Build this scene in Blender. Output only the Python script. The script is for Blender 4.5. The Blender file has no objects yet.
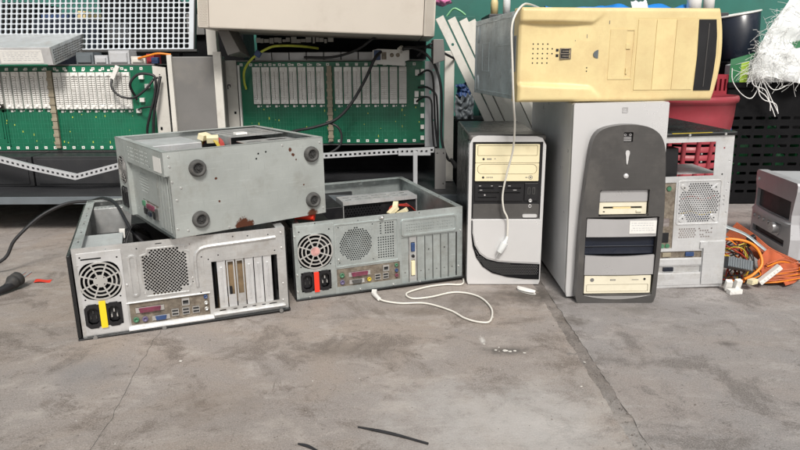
import bpy, math, random
from mathutils import Vector, Matrix, noise
random.seed(7)
SC = bpy.context.scene
COL = SC.collection
D = bpy.data
R = math.radians

# ------------------------------------------------------------------ camera
cam_d = D.cameras.new('camera'); cam = D.objects.new('camera', cam_d); COL.objects.link(cam)
cam_d.sensor_width = 36; cam_d.lens = 29.28; cam_d.clip_start = .02; cam_d.clip_end = 300
cam.matrix_world = Matrix.Translation((0, 0, .5228)) @ Matrix.Rotation(R(90) - .2434, 4, 'X') @ Matrix.Rotation(-.0058, 4, 'Z')
SC.camera = cam
# ------------------------------------------------------------------ sky + sun
SUN_EL, SUN_AZ = R(46), R(170)          # azimuth measured clockwise from +Y (behind the camera, a little to the right)
w = D.worlds.new('World'); SC.world = w; w.use_nodes = True
nt = w.node_tree; nt.nodes.clear()
sky = nt.nodes.new('ShaderNodeTexSky'); sky.sky_type = 'NISHITA'; sky.sun_disc = False
sky.sun_elevation = SUN_EL; sky.sun_rotation = SUN_AZ; sky.air_density = 1.4; sky.dust_density = 4; sky.ozone_density = 1
bg = nt.nodes.new('ShaderNodeBackground'); bg.inputs[1].default_value = .074
hs = nt.nodes.new('ShaderNodeHueSaturation'); hs.inputs['Saturation'].default_value = .3
out = nt.nodes.new('ShaderNodeOutputWorld')
nt.links.new(sky.outputs[0], hs.inputs['Color']); nt.links.new(hs.outputs[0], bg.inputs[0]); nt.links.new(bg.outputs[0], out.inputs[0])
sd = D.lights.new('sun', 'SUN'); sd.energy = 2.45; sd.angle = R(13); sd.color = (1, .95, .88)
so = D.objects.new('sun', sd); COL.objects.link(so)
dirv = Vector((math.sin(SUN_AZ) * math.cos(SUN_EL), math.cos(SUN_AZ) * math.cos(SUN_EL), math.sin(SUN_EL)))
so.rotation_euler = (-dirv).to_track_quat('-Z', 'Y').to_euler()
SC.view_settings.view_transform = 'Standard'; SC.view_settings.look = 'None'
SC.view_settings.exposure = .34; SC.view_settings.gamma = 1
SC.render.engine = 'CYCLES'; SC.cycles.use_denoising = True; SC.cycles.max_bounces = 8

# ------------------------------------------------------------------ materials
def mat(name, col, rough=.5, metal=0., var=.1, scale=9., bump=0., bscale=120., dirt=0., dirtcol=(.13, .105, .08),
        spots=None, spotcol=(.11, .038, .02), stretch=(1, 1, 1), trans=0., spec=.5, scratch=0):
    m = D.materials.new(name); m.use_nodes = True
    n = m.node_tree.nodes; l = m.node_tree.links; b = n['Principled BSDF']
    tc = n.new('ShaderNodeTexCoord'); oi = n.new('ShaderNodeObjectInfo')
    mul = n.new('ShaderNodeMath'); mul.operation = 'MULTIPLY'; mul.inputs[1].default_value = 7.3
    l.new(oi.outputs['Random'], mul.inputs[0])
    add = n.new('ShaderNodeVectorMath'); add.operation = 'ADD'
    l.new(tc.outputs['Object'], add.inputs[0]); l.new(mul.outputs[0], add.inputs[1])
    mp = n.new('ShaderNodeMapping'); mp.inputs['Scale'].default_value = stretch; l.new(add.outputs[0], mp.inputs[0])
    def nz(s, d=6, r=.6):
        t = n.new('ShaderNodeTexNoise'); t.inputs['Scale'].default_value = s; t.inputs['Detail'].default_value = d
        t.inputs['Roughness'].default_value = r; l.new(mp.outputs[0], t.inputs['Vector']); return t
    def ramp(src, a, c, lo=0., hi=1.):
        t = n.new('ShaderNodeMapRange'); t.inputs[1].default_value = a; t.inputs[2].default_value = c
        t.inputs[3].default_value = lo; t.inputs[4].default_value = hi; l.new(src, t.inputs[0]); return t.outputs[0]
    def mix(f, a, c):
        t = n.new('ShaderNodeMix'); t.data_type = 'RGBA'; l.new(f, t.inputs[0])
        for s, v in ((6, a), (7, c)):
            if isinstance(v, tuple): t.inputs[s].default_value = (*v, 1)
            else: l.new(v, t.inputs[s])
        return t.outputs[2]
    c0 = tuple(min(1, x * (1 - var)) for x in col); c1 = tuple(min(1, x * (1 + var)) for x in col)
    col_s = mix(ramp(nz(scale).outputs[0], .32, .68), c0, c1)
    rs = ramp(nz(scale * 2.3).outputs[0], .3, .7, max(.05, rough - .08), min(1, rough + .1))
    if dirt:
        f = ramp(nz(scale * 1.7, 9, .7).outputs[0], .62 - .25 * dirt, .8 - .12 * dirt, 0, min(1, .35 + dirt * .5))
        col_s = mix(f, col_s, dirtcol)
        a2 = n.new('ShaderNodeMath'); a2.operation = 'MULTIPLY_ADD'; a2.inputs[1].default_value = .35; a2.use_clamp = True
        l.new(f, a2.inputs[0]); l.new(rs, a2.inputs[2]); rs = a2.outputs[0]
    if scratch:
        for k_, sc_ in enumerate(((4, 4, 160), (150, 9, 9))):
            q = n.new('ShaderNodeMapping'); q.inputs['Scale'].default_value = sc_; q.inputs['Rotation'].default_value = (.3, .25 + k_ * .5, .2); l.new(add.outputs[0], q.inputs[0])
            t = n.new('ShaderNodeTexNoise'); t.inputs['Scale'].default_value = 4; t.inputs['Detail'].default_value = 5; t.inputs['Roughness'].default_value = .7; l.new(q.outputs[0], t.inputs['Vector'])
            f = ramp(t.outputs[0], .60, .66, 0, scratch)
            col_s = mix(f, col_s, tuple(min(1, x * 1.5 + .05) for x in col) if k_ == 0 else tuple(x * .5 for x in col))
    if spots:
        nn = nz(130, 8, .85)
        for (sx, sy, sz, sr) in spots:
            dist = n.new('ShaderNodeVectorMath'); dist.operation = 'DISTANCE'; dist.inputs[1].default_value = (sx, sy, sz)
            l.new(tc.outputs['Object'], dist.inputs[0])
            ad = n.new('ShaderNodeMath'); ad.operation = 'MULTIPLY_ADD'; ad.inputs[1].default_value = sr * 2.4
            l.new(nn.outputs[0], ad.inputs[0]); l.new(dist.outputs['Value'], ad.inputs[2])
            col_s = mix(ramp(ad.outputs[0], sr * 2.05, sr * 2.3, 1, 0), col_s, spotcol)
    l.new(col_s, b.inputs['Base Color']); l.new(rs, b.inputs['Roughness'])
    b.inputs['Metallic'].default_value = metal; b.inputs['Specular IOR Level'].default_value = spec
    if trans: b.inputs['Transmission Weight'].default_value = trans
    if bump:
        bp = n.new('ShaderNodeBump'); bp.inputs['Strength'].default_value = bump; bp.inputs['Distance'].default_value = .002
        l.new(nz(bscale, 4, .6).outputs[0], bp.inputs['Height']); l.new(bp.outputs[0], b.inputs['Normal'])
    return m

M = {}
M['steel'] = mat('galvanised_steel', (.70, .71, .71), .36, .75, .16, 16, .12, 35, .5, (.36, .31, .26), scratch=.45)
M['steel2'] = mat('greenish_galvanised_steel', (.52, .57, .565), .4, .7, .2, 12, .12, 35, .55, (.29, .28, .25), scratch=.4)
M['steel3'] = mat('grey_green_zinc', (.45, .48, .465), .48, .4, .12, 8, .12, 25, .45, (.27, .255, .22), scratch=.3,
                  spots=[(.152, 0, .006, .014), (.142, 0, .004, .009), (.166, 0, .004, .009), (.315, 0, .002, .012), (.268, 0, .149, .0042), (.274, 0, .138, .004), (.281, 0, .127, .0018), (.101, 0, .108, .003), (.104, 0, .061, .0022), (.296, 0, .07, .002)])
M['whitesteel'] = mat('pale_zinc_steel', (.74, .75, .76), .38, .6, .12, 14, .08, 30, .45, (.42, .38, .32), scratch=.35)
M['bluezinc'] = mat('blue_grey_zinc', (.52, .59, .62), .42, .55, .25, 12, .15, 25, .6, (.36, .38, .38), scratch=.5)
M['bright'] = mat('bright_screw', (.75, .75, .74), .3, .8, .05)
M['chrome'] = mat('fan_wire', (.68, .68, .66), .35, .7, .06)
M['black'] = mat('black_plastic', (.010, .010, .012), .42, 0, .2, 12, .03, 60, .12, (.035, .033, .03))
M['matteblack'] = mat('matt_black', (.007, .007, .008), .8, 0, .2, 12, .03, 60, .1, (.02, .019, .018), spec=.15)
M['blackp'] = mat('black_painted_steel', (.014, .015, .016), .28, 0, .2, 10, .05, 40, .35, (.05, .048, .044))
M['charcoal'] = mat('charcoal_plastic', (.078, .075, .073), .36, .1, .14, 8, .05, 90, .45, (.14, .13, .12), scratch=.15)
M['darkgrey'] = mat('dark_grey_paint', (.055, .057, .062), .5, .1, .14, 6, .06, 30, .4, (.10, .095, .085))
M['deepgrey'] = mat('deep_grey_paint', (.028, .029, .032), .5, .1, .2, 6, .06, 30, .4, (.055, .052, .048))
M['midgrey'] = mat('grey_paint', (.20, .195, .19), .5, .2, .12, 5, .05, 30, .45, (.27, .25, .22))
M['silverp'] = mat('silver_paint', (.72, .73, .74), .34, .12, .08, 4, .0, 40, .2, (.5, .48, .45))
M['silverd'] = mat('satin_silver_plastic', (.54, .535, .54), .3, .45, .07, 5, .0, 50, 0)
M['silverw'] = mat('white_silver_plastic', (.75, .75, .755), .22, .4, .06, 3, .0, 50, 0)
M['cream'] = mat('yellowed_plastic', (.73, .60, .31), .4, 0, .12, 4, .05, 120, .75, (.56, .39, .19), scratch=.12)
M['cream2'] = mat('pale_yellowed_plastic', (.80, .72, .48), .42, 0, .04, 9, .02, 160, .25, (.55, .45, .26))
M['cream3'] = mat('off_white_plastic', (.76, .71, .56), .42, 0, .05, 9, .02, 160, .35, (.5, .43, .28), scratch=.1)
M['gridgrey'] = mat('pale_grid_plastic', (.52, .56, .60), .45, 0, .1, 6, 0, 60, .4, (.4, .4, .38))
M['creambox'] = mat('cream_enamel', (.58, .53, .465), .45, 0, .05, 3, .05, 60, .4, (.42, .36, .30))
M['offwhite'] = mat('off_white_enamel', (.66, .64, .59), .45, .05, .06, 7, .03, 60, .45, (.36, .32, .27))
M['white'] = mat('white_plastic', (.78, .77, .74), .4, 0, .05, 20, 0, 60, .2, (.5, .46, .4))
M['connw'] = mat('connector_white', (.80, .79, .76), .45, 0, .08, 30, 0, 60, .35, (.45, .41, .36))
M['pcb'] = mat('green_circuit_board', (.006, .13, .068), .33, 0, .2, 9, .06, 200, .25, (.012, .07, .045))
M['trace'] = mat('board_trace', (.03, .20, .12), .35, 0, .2, 40)
M['pcbbrown'] = mat('brown_circuit_board', (.20, .14, .08), .5, 0, .3, 40, .1, 120, .3)
M['ioshield'] = mat('dull_io_shield', (.27, .235, .19), .5, .5, .35, 60, .2, 80, .8, (.10, .07, .05))
M['yellow'] = mat('yellow_sticker', (.85, .62, .02), .4, 0, .05, 30)
M['red'] = mat('red_sticker', (.80, .045, .02), .4, 0, .05, 30)
M['reddark'] = mat('red_plastic', (.30, .02, .035), .4, 0, .15, 9, .03, 60, .3, (.15, .05, .05))
M['maroon'] = mat('maroon_plastic', (.33, .045, .06), .4, 0, .14, 7, .03, 60, .35, (.16, .07, .06))
M['pink'] = mat('magenta_port', (.17, .03, .065), .5, 0, .4, 60, 0, 60, .5)
M['greenp'] = mat('green_port', (.06, .20, .11), .45, 0, .2, 60, 0, 60, .4)
M['purple'] = mat('purple_port', (.12, .10, .19), .45, 0, .2, 60, 0, 60, .4)
M['bluep'] = mat('blue_port', (.03, .065, .17), .45, 0, .2, 60, 0, 60, .3)
M['gold'] = mat('lime_plastic', (.45, .55, .08), .45, 0, .1, 60)
M['rubber'] = mat('grey_rubber', (.07, .07, .068), .75, 0, .3, 40, .1, 200, .5, (.16, .15, .14))
M['rubberd'] = mat('dark_rubber', (.035, .035, .035), .7, 0, .2, 40, .1, 200, .3)
M['cable'] = mat('black_cable', (.02, .02, .022), .45, 0, .2, 20)
M['wcable'] = mat('white_cable', (.72, .70, .64), .4, 0, .06, 20)
M['orange'] = mat('orange_ribbon', (.50, .13, .055), .5, 0, .22, 14, .3, 300, .45, (.24, .09, .05))
M['orangew'] = mat('orange_wire', (.85, .25, .02), .4, 0, .1, 20)
M['redw'] = mat('red_wire', (.36, .03, .02), .4, 0, .2, 20)
M['yelloww'] = mat('yellow_wire', (.5, .38, .04), .4, 0, .1, 20)
M['ygreen'] = mat('yellow_green_wire', (.55, .6, .08), .4, 0, .15, 60)
M['blue'] = mat('blue_sheet', (.02, .22, .68), .4, 0, .2, 9, .2, 20)
M['navy'] = mat('blue_black_plastic', (.012, .016, .028), .3, 0, .2, 9, .02, 40, .2, (.05, .05, .06))
M['teal'] = mat('teal_wall_paint', (.032, .155, .125), .75, 0, .25, 1.6, .2, 18, .7, (.06, .12, .10))
M['bottle'] = mat('dark_green_box', (.02, .16, .06), .5, 0, .12, 6, .02, 40, .2)
M['lime'] = mat('lime_print', (.36, .55, .05), .5, 0, .1, 6)
M['polythene'] = mat('white_polythene', (.80, .82, .82), .3, 0, .1, 16, .3, 40, .2, (.55, .55, .53), trans=.12)
M['fibre'] = mat('white_fibre', (.84, .84, .82), .5, 0, .05, 16)
M['tan'] = mat('tan_plastic', (.30, .26, .19), .55, 0, .15, 30, .05, 60, .5, (.2, .16, .11))
M['paper'] = mat('paper_label', (.74, .73, .70), .6, 0, .05, 40)
M['innergrey'] = mat('shaded_inner_steel', (.16, .165, .165), .6, .3, .2, 12, .1, 30, .5, (.10, .09, .08))  # steel colour darkened to imitate shade inside the open cases
M['lilac'] = mat('pink_plastic', (.75, .22, .45), .4, 0, .2, 30)
M['lightgreen'] = mat('light_green_plastic', (.25, .55, .30), .4, 0, .2, 30)
M['chip'] = mat('plaster_chip', (.60, .58, .54), .8, 0, .1, 60)
M['leadgrey'] = mat('lead_grey_plastic', (.13, .15, .165), .4, 0, .12, 12, .03, 60, .2)
M['stereop'] = mat('grey_silver_plastic', (.52, .52, .54), .35, .4, .08, 9, .03, 90, .3, (.40, .38, .35))
M['stereol'] = mat('light_grey_enamel', (.52, .53, .55), .42, .2, .06, 9, .03, 90, .3, (.36, .34, .31))
M['glass'] = mat('smoked_window', (.045, .045, .048), .45, 0, .2, 12, spec=.3)
M['print'] = mat('grey_print', (.12, .12, .12), .6, 0, .2, 30)
M['fanpink'] = mat('pinkish_hub_label', (.55, .30, .28), .5, 0, .3, 60)

# concrete: tan and grey clouds, trowel grain, stains, a chalky patch
def concrete(name, tint, seedv):
    m = D.materials.new(name); m.use_nodes = True
    n = m.node_tree.nodes; l = m.node_tree.links; b = n['Principled BSDF']
    tc = n.new('ShaderNodeTexCoord'); mp = n.new('ShaderNodeMapping'); mp.inputs['Location'].default_value = (seedv, seedv * .7, 0)
    l.new(tc.outputs['Object'], mp.inputs[0])
    def nz(s, d=8, r=.6, dist=0, st=None):
        t = n.new('ShaderNodeTexNoise'); t.inputs['Scale'].default_value = s; t.inputs['Detail'].default_value = d
        t.inputs['Roughness'].default_value = r; t.inputs['Distortion'].default_value = dist
        if st:
            q = n.new('ShaderNodeMapping'); q.inputs['Scale'].default_value = st; l.new(mp.outputs[0], q.inputs[0]); l.new(q.outputs[0], t.inputs['Vector'])
        else: l.new(mp.outputs[0], t.inputs['Vector'])
        return t.outputs[0]
    def rg(s, a, c, lo=0., hi=1.):
        t = n.new('ShaderNodeMapRange'); t.interpolation_type = 'SMOOTHSTEP'
        for i, v in zip((1, 2, 3, 4), (a, c, lo, hi)): t.inputs[i].default_value = v
        l.new(s, t.inputs[0]); return t.outputs[0]
    def mix(f, a, c):
        t = n.new('ShaderNodeMix'); t.data_type = 'RGBA'; l.new(f, t.inputs[0])
        for s, v in ((6, a), (7, c)):
            if isinstance(v, tuple): t.inputs[s].default_value = (*v, 1)
            else: l.new(v, t.inputs[s])
        return t.outputs[2]
    def dist(p, r0, r1, sc=(1, 1, 1), hi=1., nsc=7, na=.25):
        q = n.new('ShaderNodeVectorMath'); q.operation = 'SUBTRACT'; q.inputs[1].default_value = (*p, 0); l.new(tc.outputs['Object'], q.inputs[0])
        q2 = n.new('ShaderNodeVectorMath'); q2.operation = 'MULTIPLY'; q2.inputs[1].default_value = sc; l.new(q.outputs[0], q2.inputs[0])
        q3 = n.new('ShaderNodeVectorMath'); q3.operation = 'LENGTH'; l.new(q2.outputs[0], q3.inputs[0])
        q4 = n.new('ShaderNodeMath'); q4.operation = 'MULTIPLY_ADD'; q4.inputs[1].default_value = na * 2; l.new(nz(nsc, 8, .75), q4.inputs[0])
        q5 = n.new('ShaderNodeMath'); q5.operation = 'SUBTRACT'; q5.inputs[1].default_value = na; l.new(q3.outputs['Value'], q4.inputs[2]); l.new(q4.outputs[0], q5.inputs[0])
        return rg(q5.outputs[0], r0, r1, hi, 0)
    tan, grey, lt, dk = tint
    c = mix(rg(nz(2.6, 8, .68, .8), .40, .60), tan, grey)
    c = mix(rg(nz(9, 9, .72, .3, (1, 1.6, 1)), .50, .66, 0, .9), c, lt)
    c = mix(rg(nz(6.1, 9, .75, .5), .50, .63, 0, .85), c, dk)
    c = mix(rg(nz(15, 9, .8, .8), .54, .64, 0, .75), c, dk)
    c = mix(rg(nz(22, 8, .8, .4), .60, .70, 0, .7), c, tuple(x * 1.15 for x in lt))
    c = mix(rg(nz(34, 6, .8), .58, .72, 0, .5), c, dk)
    c = mix(rg(nz(230, 4, .8), .60, .68, 0, .6), c, tuple(x * 1.3 for x in lt))
    c = mix(rg(nz(420, 3, .8), .42, .7, 0, .5), c, tuple(x * 1.45 for x in lt))
    c = mix(rg(nz(60, 6, .8), .60, .68, 0, .55), c, tuple(x * .7 for x in dk))
    c = mix(rg(nz(85, 6, .8), .62, .70, 0, .5), c, tuple(x * 1.35 for x in lt))
    c = mix(rg(nz(150, 4, .7), .62, .68, 0, .75), c, tuple(x * .55 for x in dk))
    c = mix(dist((.159, 1.172), .0, .02, (2.6, .9, 1), .85, 60, .008), c, (.62, .61, .59))
    c = mix(dist((.17, .88), .0, .26, (1, 1.3, 1), .55, 10, .24), c, (.57, .56, .55))            # chalky patch in front
    c = mix(dist((.31, 1.42), .0, .10, (1, 1.3, 1), .9, 16, .12), c, (.085, .075, .066))   # oil stains by the joint
    c = mix(dist((.20, 1.125), .0, .05, (.6, 1.7, 1), .9, 26, .04), c, (.10, .092, .085))
    c = mix(dist((.18, 1.40), .0, .12, (.8, 1.6, 1), .7, 18, .12), c, (.11, .09, .075))
    c = mix(dist((.62, 1.15), .0, .03, (1, 1.6, 1), .8, 26, .03), c, (.09, .08, .075))
    c = mix(dist((.50, 1.33), .0, .07, (1, 1.6, 1), .5, 20, .07), c, (.13, .12, .11))
    c = mix(dist((-.10, 1.13), .0, .09, (.6, 1.5, 1), .55, 18, .08), c, (.15, .125, .105))
    c = mix(dist((.36, 1.27), .0, .045, (1, 1.2, 1), .85, 22, .06), c, (.10, .085, .072))
    c = mix(dist((.05, 1.32), .0, .05, (.5, 1.4, 1), .5, 22, .05), c, (.15, .125, .10))
    c = mix(dist((-.30, .92), .0, .12, (1, 1.3, 1), .35, 12, .1), c, (.17, .13, .10))
    c = mix(dist((-.55, 1.05), .0, .12, (1, 1.3, 1), .4, 12, .1), c, (.20, .205, .215))
    c = mix(rg(nz(1.3, 5, .6, .4), .54, .68, 0, .2), c, dk)
    l.new(c, b.inputs['Base Color'])
    l.new(rg(nz(20, 6), .3, .7, .62, .9), b.inputs['Roughness'])
    bp = n.new('ShaderNodeBump'); bp.inputs['Strength'].default_value = .55; bp.inputs['Distance'].default_value = .004; l.new(nz(55, 9, .8), bp.inputs['Height'])
    bp2 = n.new('ShaderNodeBump'); bp2.inputs['Strength'].default_value = .5; bp2.inputs['Distance'].default_value = .0015; l.new(nz(380, 4, .8), bp2.inputs['Height'])
    l.new(bp.outputs[0], bp2.inputs['Normal']); l.new(bp2.outputs[0], b.inputs['Normal'])
    b.inputs['Specular IOR Level'].default_value = .35
    return m
M['concL'] = concrete('tan_grey_concrete', ((.30, .253, .218), (.275, .248, .232), (.385, .348, .32), (.14, .115, .098)), 1.3)
M['concR'] = concrete('cool_grey_concrete', ((.28, .248, .23), (.258, .244, .24), (.36, .336, .322), (.135, .12, .112)), 5.1)
M['jointc'] = concrete('joint_concrete', ((.215, .19, .17), (.19, .172, .16), (.28, .25, .23), (.105, .092, .084)), 9.4)
M['joint'] = mat('joint_filler', (.19, .168, .15), .9, 0, .4, 35, 1, 140, .7, (.10, .088, .08))

# ------------------------------------------------------------------ geometry helpers (all in millimetres)
class MB:
    def __init__(s, org=(0, 0, 0)): s.v = []; s.f = []; s.sm = []; s.o = Vector(org)
    def add(s, vs, fs, smooth=False, Mx=None):
        k = len(s.v)
        for p in vs:
            p = Vector(p)
            if Mx is not None: p = Mx @ p
            s.v.append((p - s.o) * .001)
        for f in fs: s.f.append(tuple(i + k for i in f)); s.sm.append(smooth)
        return s
    def box(s, a, b, Mx=None):
        x0, y0, z0 = a; x1, y1, z1 = b
        vs = [(x0, y0, z0), (x1, y0, z0), (x1, y1, z0), (x0, y1, z0), (x0, y0, z1), (x1, y0, z1), (x1, y1, z1), (x0, y1, z1)]
        return s.add(vs, [(0, 3, 2, 1), (4, 5, 6, 7), (0, 1, 5, 4), (1, 2, 6, 5), (2, 3, 7, 6), (3, 0, 4, 7)], False, Mx)
    def cyl(s, p0, p1, r0, r1=None, n=16, smooth=True, caps=(1, 1)):
        r1 = r0 if r1 is None else r1
        p0 = Vector(p0); p1 = Vector(p1); q = (p1 - p0).to_track_quat('Z', 'Y').to_matrix()
        vs = []; fs = []
        for p, r in ((p0, r0), (p1, r1)):
            for i in range(n):
                a = 2 * math.pi * i / n; vs.append(p + q @ Vector((r * math.cos(a), r * math.sin(a), 0)))
        for i in range(n): j = (i + 1) % n; fs.append((i, j, n + j, n + i))
        s.add(vs, fs, smooth)
        if caps[0]: s.add(vs[:n], [tuple(range(n - 1, -1, -1))])
        if caps[1]: s.add(vs[n:], [tuple(range(n))])
        return s
    def lathe(s, prof, c=(0, 0, 0), n=32, Mx=None, smooth=True):
        c = Vector(c); vs = []; fs = []
        for r, z in prof:
            for i in range(n):
                a = 2 * math.pi * i / n; vs.append(c + Vector((r * math.cos(a), r * math.sin(a), z)))
        for k in range(len(prof) - 1):
            for i in range(n): j = (i + 1) % n; fs.append((k * n + i, k * n + j, (k + 1) * n + j, (k + 1) * n + i))
        return s.add(vs, fs, smooth, Mx)
    def tube(s, pts, r, n=8, sub=5, closed=False, flat=None):
        P = [Vector(p) for p in pts]
        if sub > 1:
            Q = []; m = len(P)
            rng = range(m) if closed else range(m - 1)
            for i in rng:
                a = P[(i - 1) % m] if (closed or i > 0) else P[0] * 2 - P[1]
                b = P[i]; c = P[(i + 1) % m]
                d = P[(i + 2) % m] if (closed or i + 2 < m) else P[-1] * 2 - P[-2]
                for k in range(sub):
                    t = k / sub
                    Q.append(.5 * ((2 * b) + (c - a) * t + (2 * a - 5 * b + 4 * c - d) * t * t + (3 * b - a - 3 * c + d) * t ** 3))
            if not closed: Q.append(P[-1])
            P = Q
        vs = []; fs = []; m = len(P); up = Vector((0, 0, 1)); prev = None
        for i, p in enumerate(P):
            t = (P[(i + 1) % m] - P[i - 1]) if closed else (P[min(i + 1, m - 1)] - P[max(i - 1, 0)])
            if t.length < 1e-9: t = Vector((0, 0, 1))
            t.normalize()
            if prev is None:
                u = t.cross(up)
                if u.length < .1: u = t.cross(Vector((0, 1, 0)))
                u.normalize()
            else: u = (prev - t * prev.dot(t)).normalized()
            prev = u; w2 = t.cross(u)
            rr = r(i / (m - 1)) if callable(r) else r
            for k in range(n):
                a = 2 * math.pi * k / n
                vs.append(p + (u * math.cos(a) * (flat[0] if flat else rr) + w2 * math.sin(a) * (flat[1] if flat else rr)))
        for i in range(m if closed else m - 1):
            i2 = (i + 1) % m
            for k in range(n): k2 = (k + 1) % n; fs.append((i * n + k, i * n + k2, i2 * n + k2, i2 * n + k))
        s.add(vs, fs, True)
        if not closed: s.add(vs[:n], [tuple(range(n - 1, -1, -1))]); s.add(vs[-n:], [tuple(range(n))])
        return s
    def plate(s, outline, holes=(), t=1.2, y=0., Mx=None):
        """sheet in the XZ plane, front face at y, back at y+t; outline/holes are (x, z) lists"""
        cu = D.curves.new('c', 'CURVE'); cu.dimensions = '2D'; cu.fill_mode = 'BOTH'; cu.extrude = t / 2
        for poly in [outline] + list(holes):
            sp = cu.splines.new('POLY'); sp.points.add(len(poly) - 1)
            for i, (a, c) in enumerate(poly): sp.points[i].co = (a, c, 0, 1)
            sp.use_cyclic_u = True
        ob = D.objects.new('c', cu); me = D.meshes.new_from_object(ob)
        vs = [(v.co.x, y + t / 2 - v.co.z, v.co.y) for v in me.vertices]
        s.add(vs, [tuple(p.vertices) for p in me.polygons], False, Mx)
        D.objects.remove(ob); D.curves.remove(cu); D.meshes.remove(me)
        return s
    def grid(s, nu, nv, fn, smooth=True, Mx=None):
        vs = [fn(i / nu, j / nv) for j in range(nv + 1) for i in range(nu + 1)]
        fs = [(j * (nu + 1) + i, j * (nu + 1) + i + 1, (j + 1) * (nu + 1) + i + 1, (j + 1) * (nu + 1) + i) for j in range(nv) for i in range(nu)]
        return s.add(vs, fs, smooth, Mx)
    def obj(s, name, m, parent=None, bev=0, label=None, kind=None, seg=2):
        me = D.meshes.new(name); me.from_pydata([tuple(v) for v in s.v], [], s.f); me.polygons.foreach_set('use_smooth', s.sm)
        me.materials.append(M[m]); me.update()
        o = D.objects.new(name, me); COL.objects.link(o)
        if parent is not None: o.parent = parent
        if bev:
            b = o.modifiers.new('bevel', 'BEVEL'); b.width = bev * .001; b.segments = seg; b.limit_method = 'ANGLE'; b.angle_limit = R(40)
            b.harden_normals = False
        if label: o['label'] = label
        if kind: o['kind'] = kind
        return o

def thing(name, label, cat, loc=(0, 0, 0), rot=(0, 0, 0), group=None):
    o = D.objects.new(name, None); COL.objects.link(o); o.empty_display_size = .05
    o.location = loc; o.rotation_euler = rot; o['label'] = label; o['category'] = cat
    if group: o['group'] = group
    return o
def tag(o, label, cat, group=None):
    o['label'] = label; o['category'] = cat
    if group: o['group'] = group
    return o
def inst(src, parent, loc, name=None, rot=(0, 0, 0)):
    c = src.copy(); COL.objects.link(c); c.parent = parent; c.location = Vector(loc) * .001; c.rotation_euler = rot
    if name: c.name = name
    return c
def rect(x0, z0, x1, z1): return [(x0, z0), (x1, z0), (x1, z1), (x0, z1)]
def rrect(x0, z0, x1, z1, r, n=4):
    o = []
    for cx, cz, a0 in ((x1 - r, z0 + r, -90), (x1 - r, z1 - r, 0), (x0 + r, z1 - r, 90), (x0 + r, z0 + r, 180)):
        for i in range(n + 1): a = R(a0 + 90 * i / n); o.append((cx + r * math.cos(a), cz + r * math.sin(a)))
    return o
def circ(cx, cz, r, n=24, a0=0): return [(cx + r * math.cos(a0 + 2 * math.pi * i / n), cz + r * math.sin(a0 + 2 * math.pi * i / n)) for i in range(n)]
def honey(x0, z0, x1, z1, pitch, r, inside=lambda x, z: True, n=6):
    H = []; row = 0; z = z0
    while z <= z1:
        x = x0 + (pitch / 2 if row % 2 else 0)
        while x <= x1:
            if inside(x, z): H.append(circ(x, z, r, n, math.pi / 6))
            x += pitch
        z += pitch * .866; row += 1
    return H
def screws(pts, r=3, y=-.6, h=1.8, parent=None, name='screw_heads', m='bright', org=(0, 0, 0)):
    b = MB()
    for (x, z) in pts: b.cyl((x, y, z), (x, y - h, z), r, r * .7, 10)
    o = b.obj(name, m, parent); o['kind'] = 'stuff'; return o

def HZ(z): return Matrix(((1, 0, 0, 0), (0, 0, 1, 0), (0, -1, 0, z), (0, 0, 0, 1)))      # plate lying flat, top face at z
def VX(x): return Matrix(((0, 1, 0, x), (1, 0, 0, 0), (0, 0, 1, 0), (0, 0, 0, 1)))       # plate standing across the depth, face at x
# ------------------------------------------------------------------ the ground
def slab(name, side):
    """concrete slab with a slightly broken edge along the joint"""
    b = MB(); xs = 324 if side < 0 else 347; far = -30000 if side < 0 else 30000
    ys = [-20000, -3000] + [i * 12 for i in range(-20, 340)] + [8000, 30000]
    vs = []
    for i, yv in enumerate(ys):
        j = 0 if abs(yv) > 5000 else noise.noise(Vector((yv * .021, side * 5, 0))) * 4 + noise.noise(Vector((yv * .13, side * 9, 3))) * 3.5
        xe = xs + j + (yv - 1200) * -.004
        vs += [(far, yv, 0), (xe, yv, 0), (xe, yv, -12)]
    fs = []
    for i in range(len(ys) - 1):
        a = i * 3; c = a + 3
        fs += [(a, a + 1, c + 1, c), (a + 1, a + 2, c + 2, c + 1)]
        if side > 0: fs[-2] = tuple(reversed(fs[-2])); fs[-1] = tuple(reversed(fs[-1]))
    b.add(vs, fs)
    return b.obj(name, 'concL' if side < 0 else 'concR', None, kind='structure')
slab('concrete_floor_slab', -1); slab('concrete_floor_slab', 1)
jb = MB()
def jf(u, v):
    x = 296 + u * 78; yv = -300 + v * 4400
    return (x, yv, -1.2 + noise.noise(Vector((x * .05, yv * .05, 1))) * 2.0 + noise.noise(Vector((x * .2, yv * .2, 1))) * 1.0)
jb.grid(12, 880, jf, True); jb.obj('joint_filler', 'jointc', None, kind='structure')
gb = MB(); gb.grid(1, 1, lambda u, v: (-40000 + 80000 * u, -40000 + 80000 * v, -14), False); gb.obj('ground', 'joint', None, kind='structure')
hc = MB(); P_ = [(-487, 1232), (-476, 1128), (-466, 1046), (-451, 955), (-440, 880), (-428, 700)]
vs = []; fs = []
for i in range(61):
    t = i / 60 * 5; k = min(int(t), 4); f = t - k; x = P_[k][0] * (1 - f) + P_[k + 1][0] * f + 5 * noise.noise(Vector((t * 3, 0, 0))); y = P_[k][1] * (1 - f) + P_[k + 1][1] * f
    wv = .32 + .3 * noise.noise(Vector((t * 9, 2, 0))); vs += [(x - wv, y, .35), (x + wv, y, .35)]
    if i: fs.append((2 * i - 2, 2 * i - 1, 2 * i + 1, 2 * i))
hc.add(vs, fs); hc.obj('hairline_crack', 'rubberd', None, kind='structure')
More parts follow.
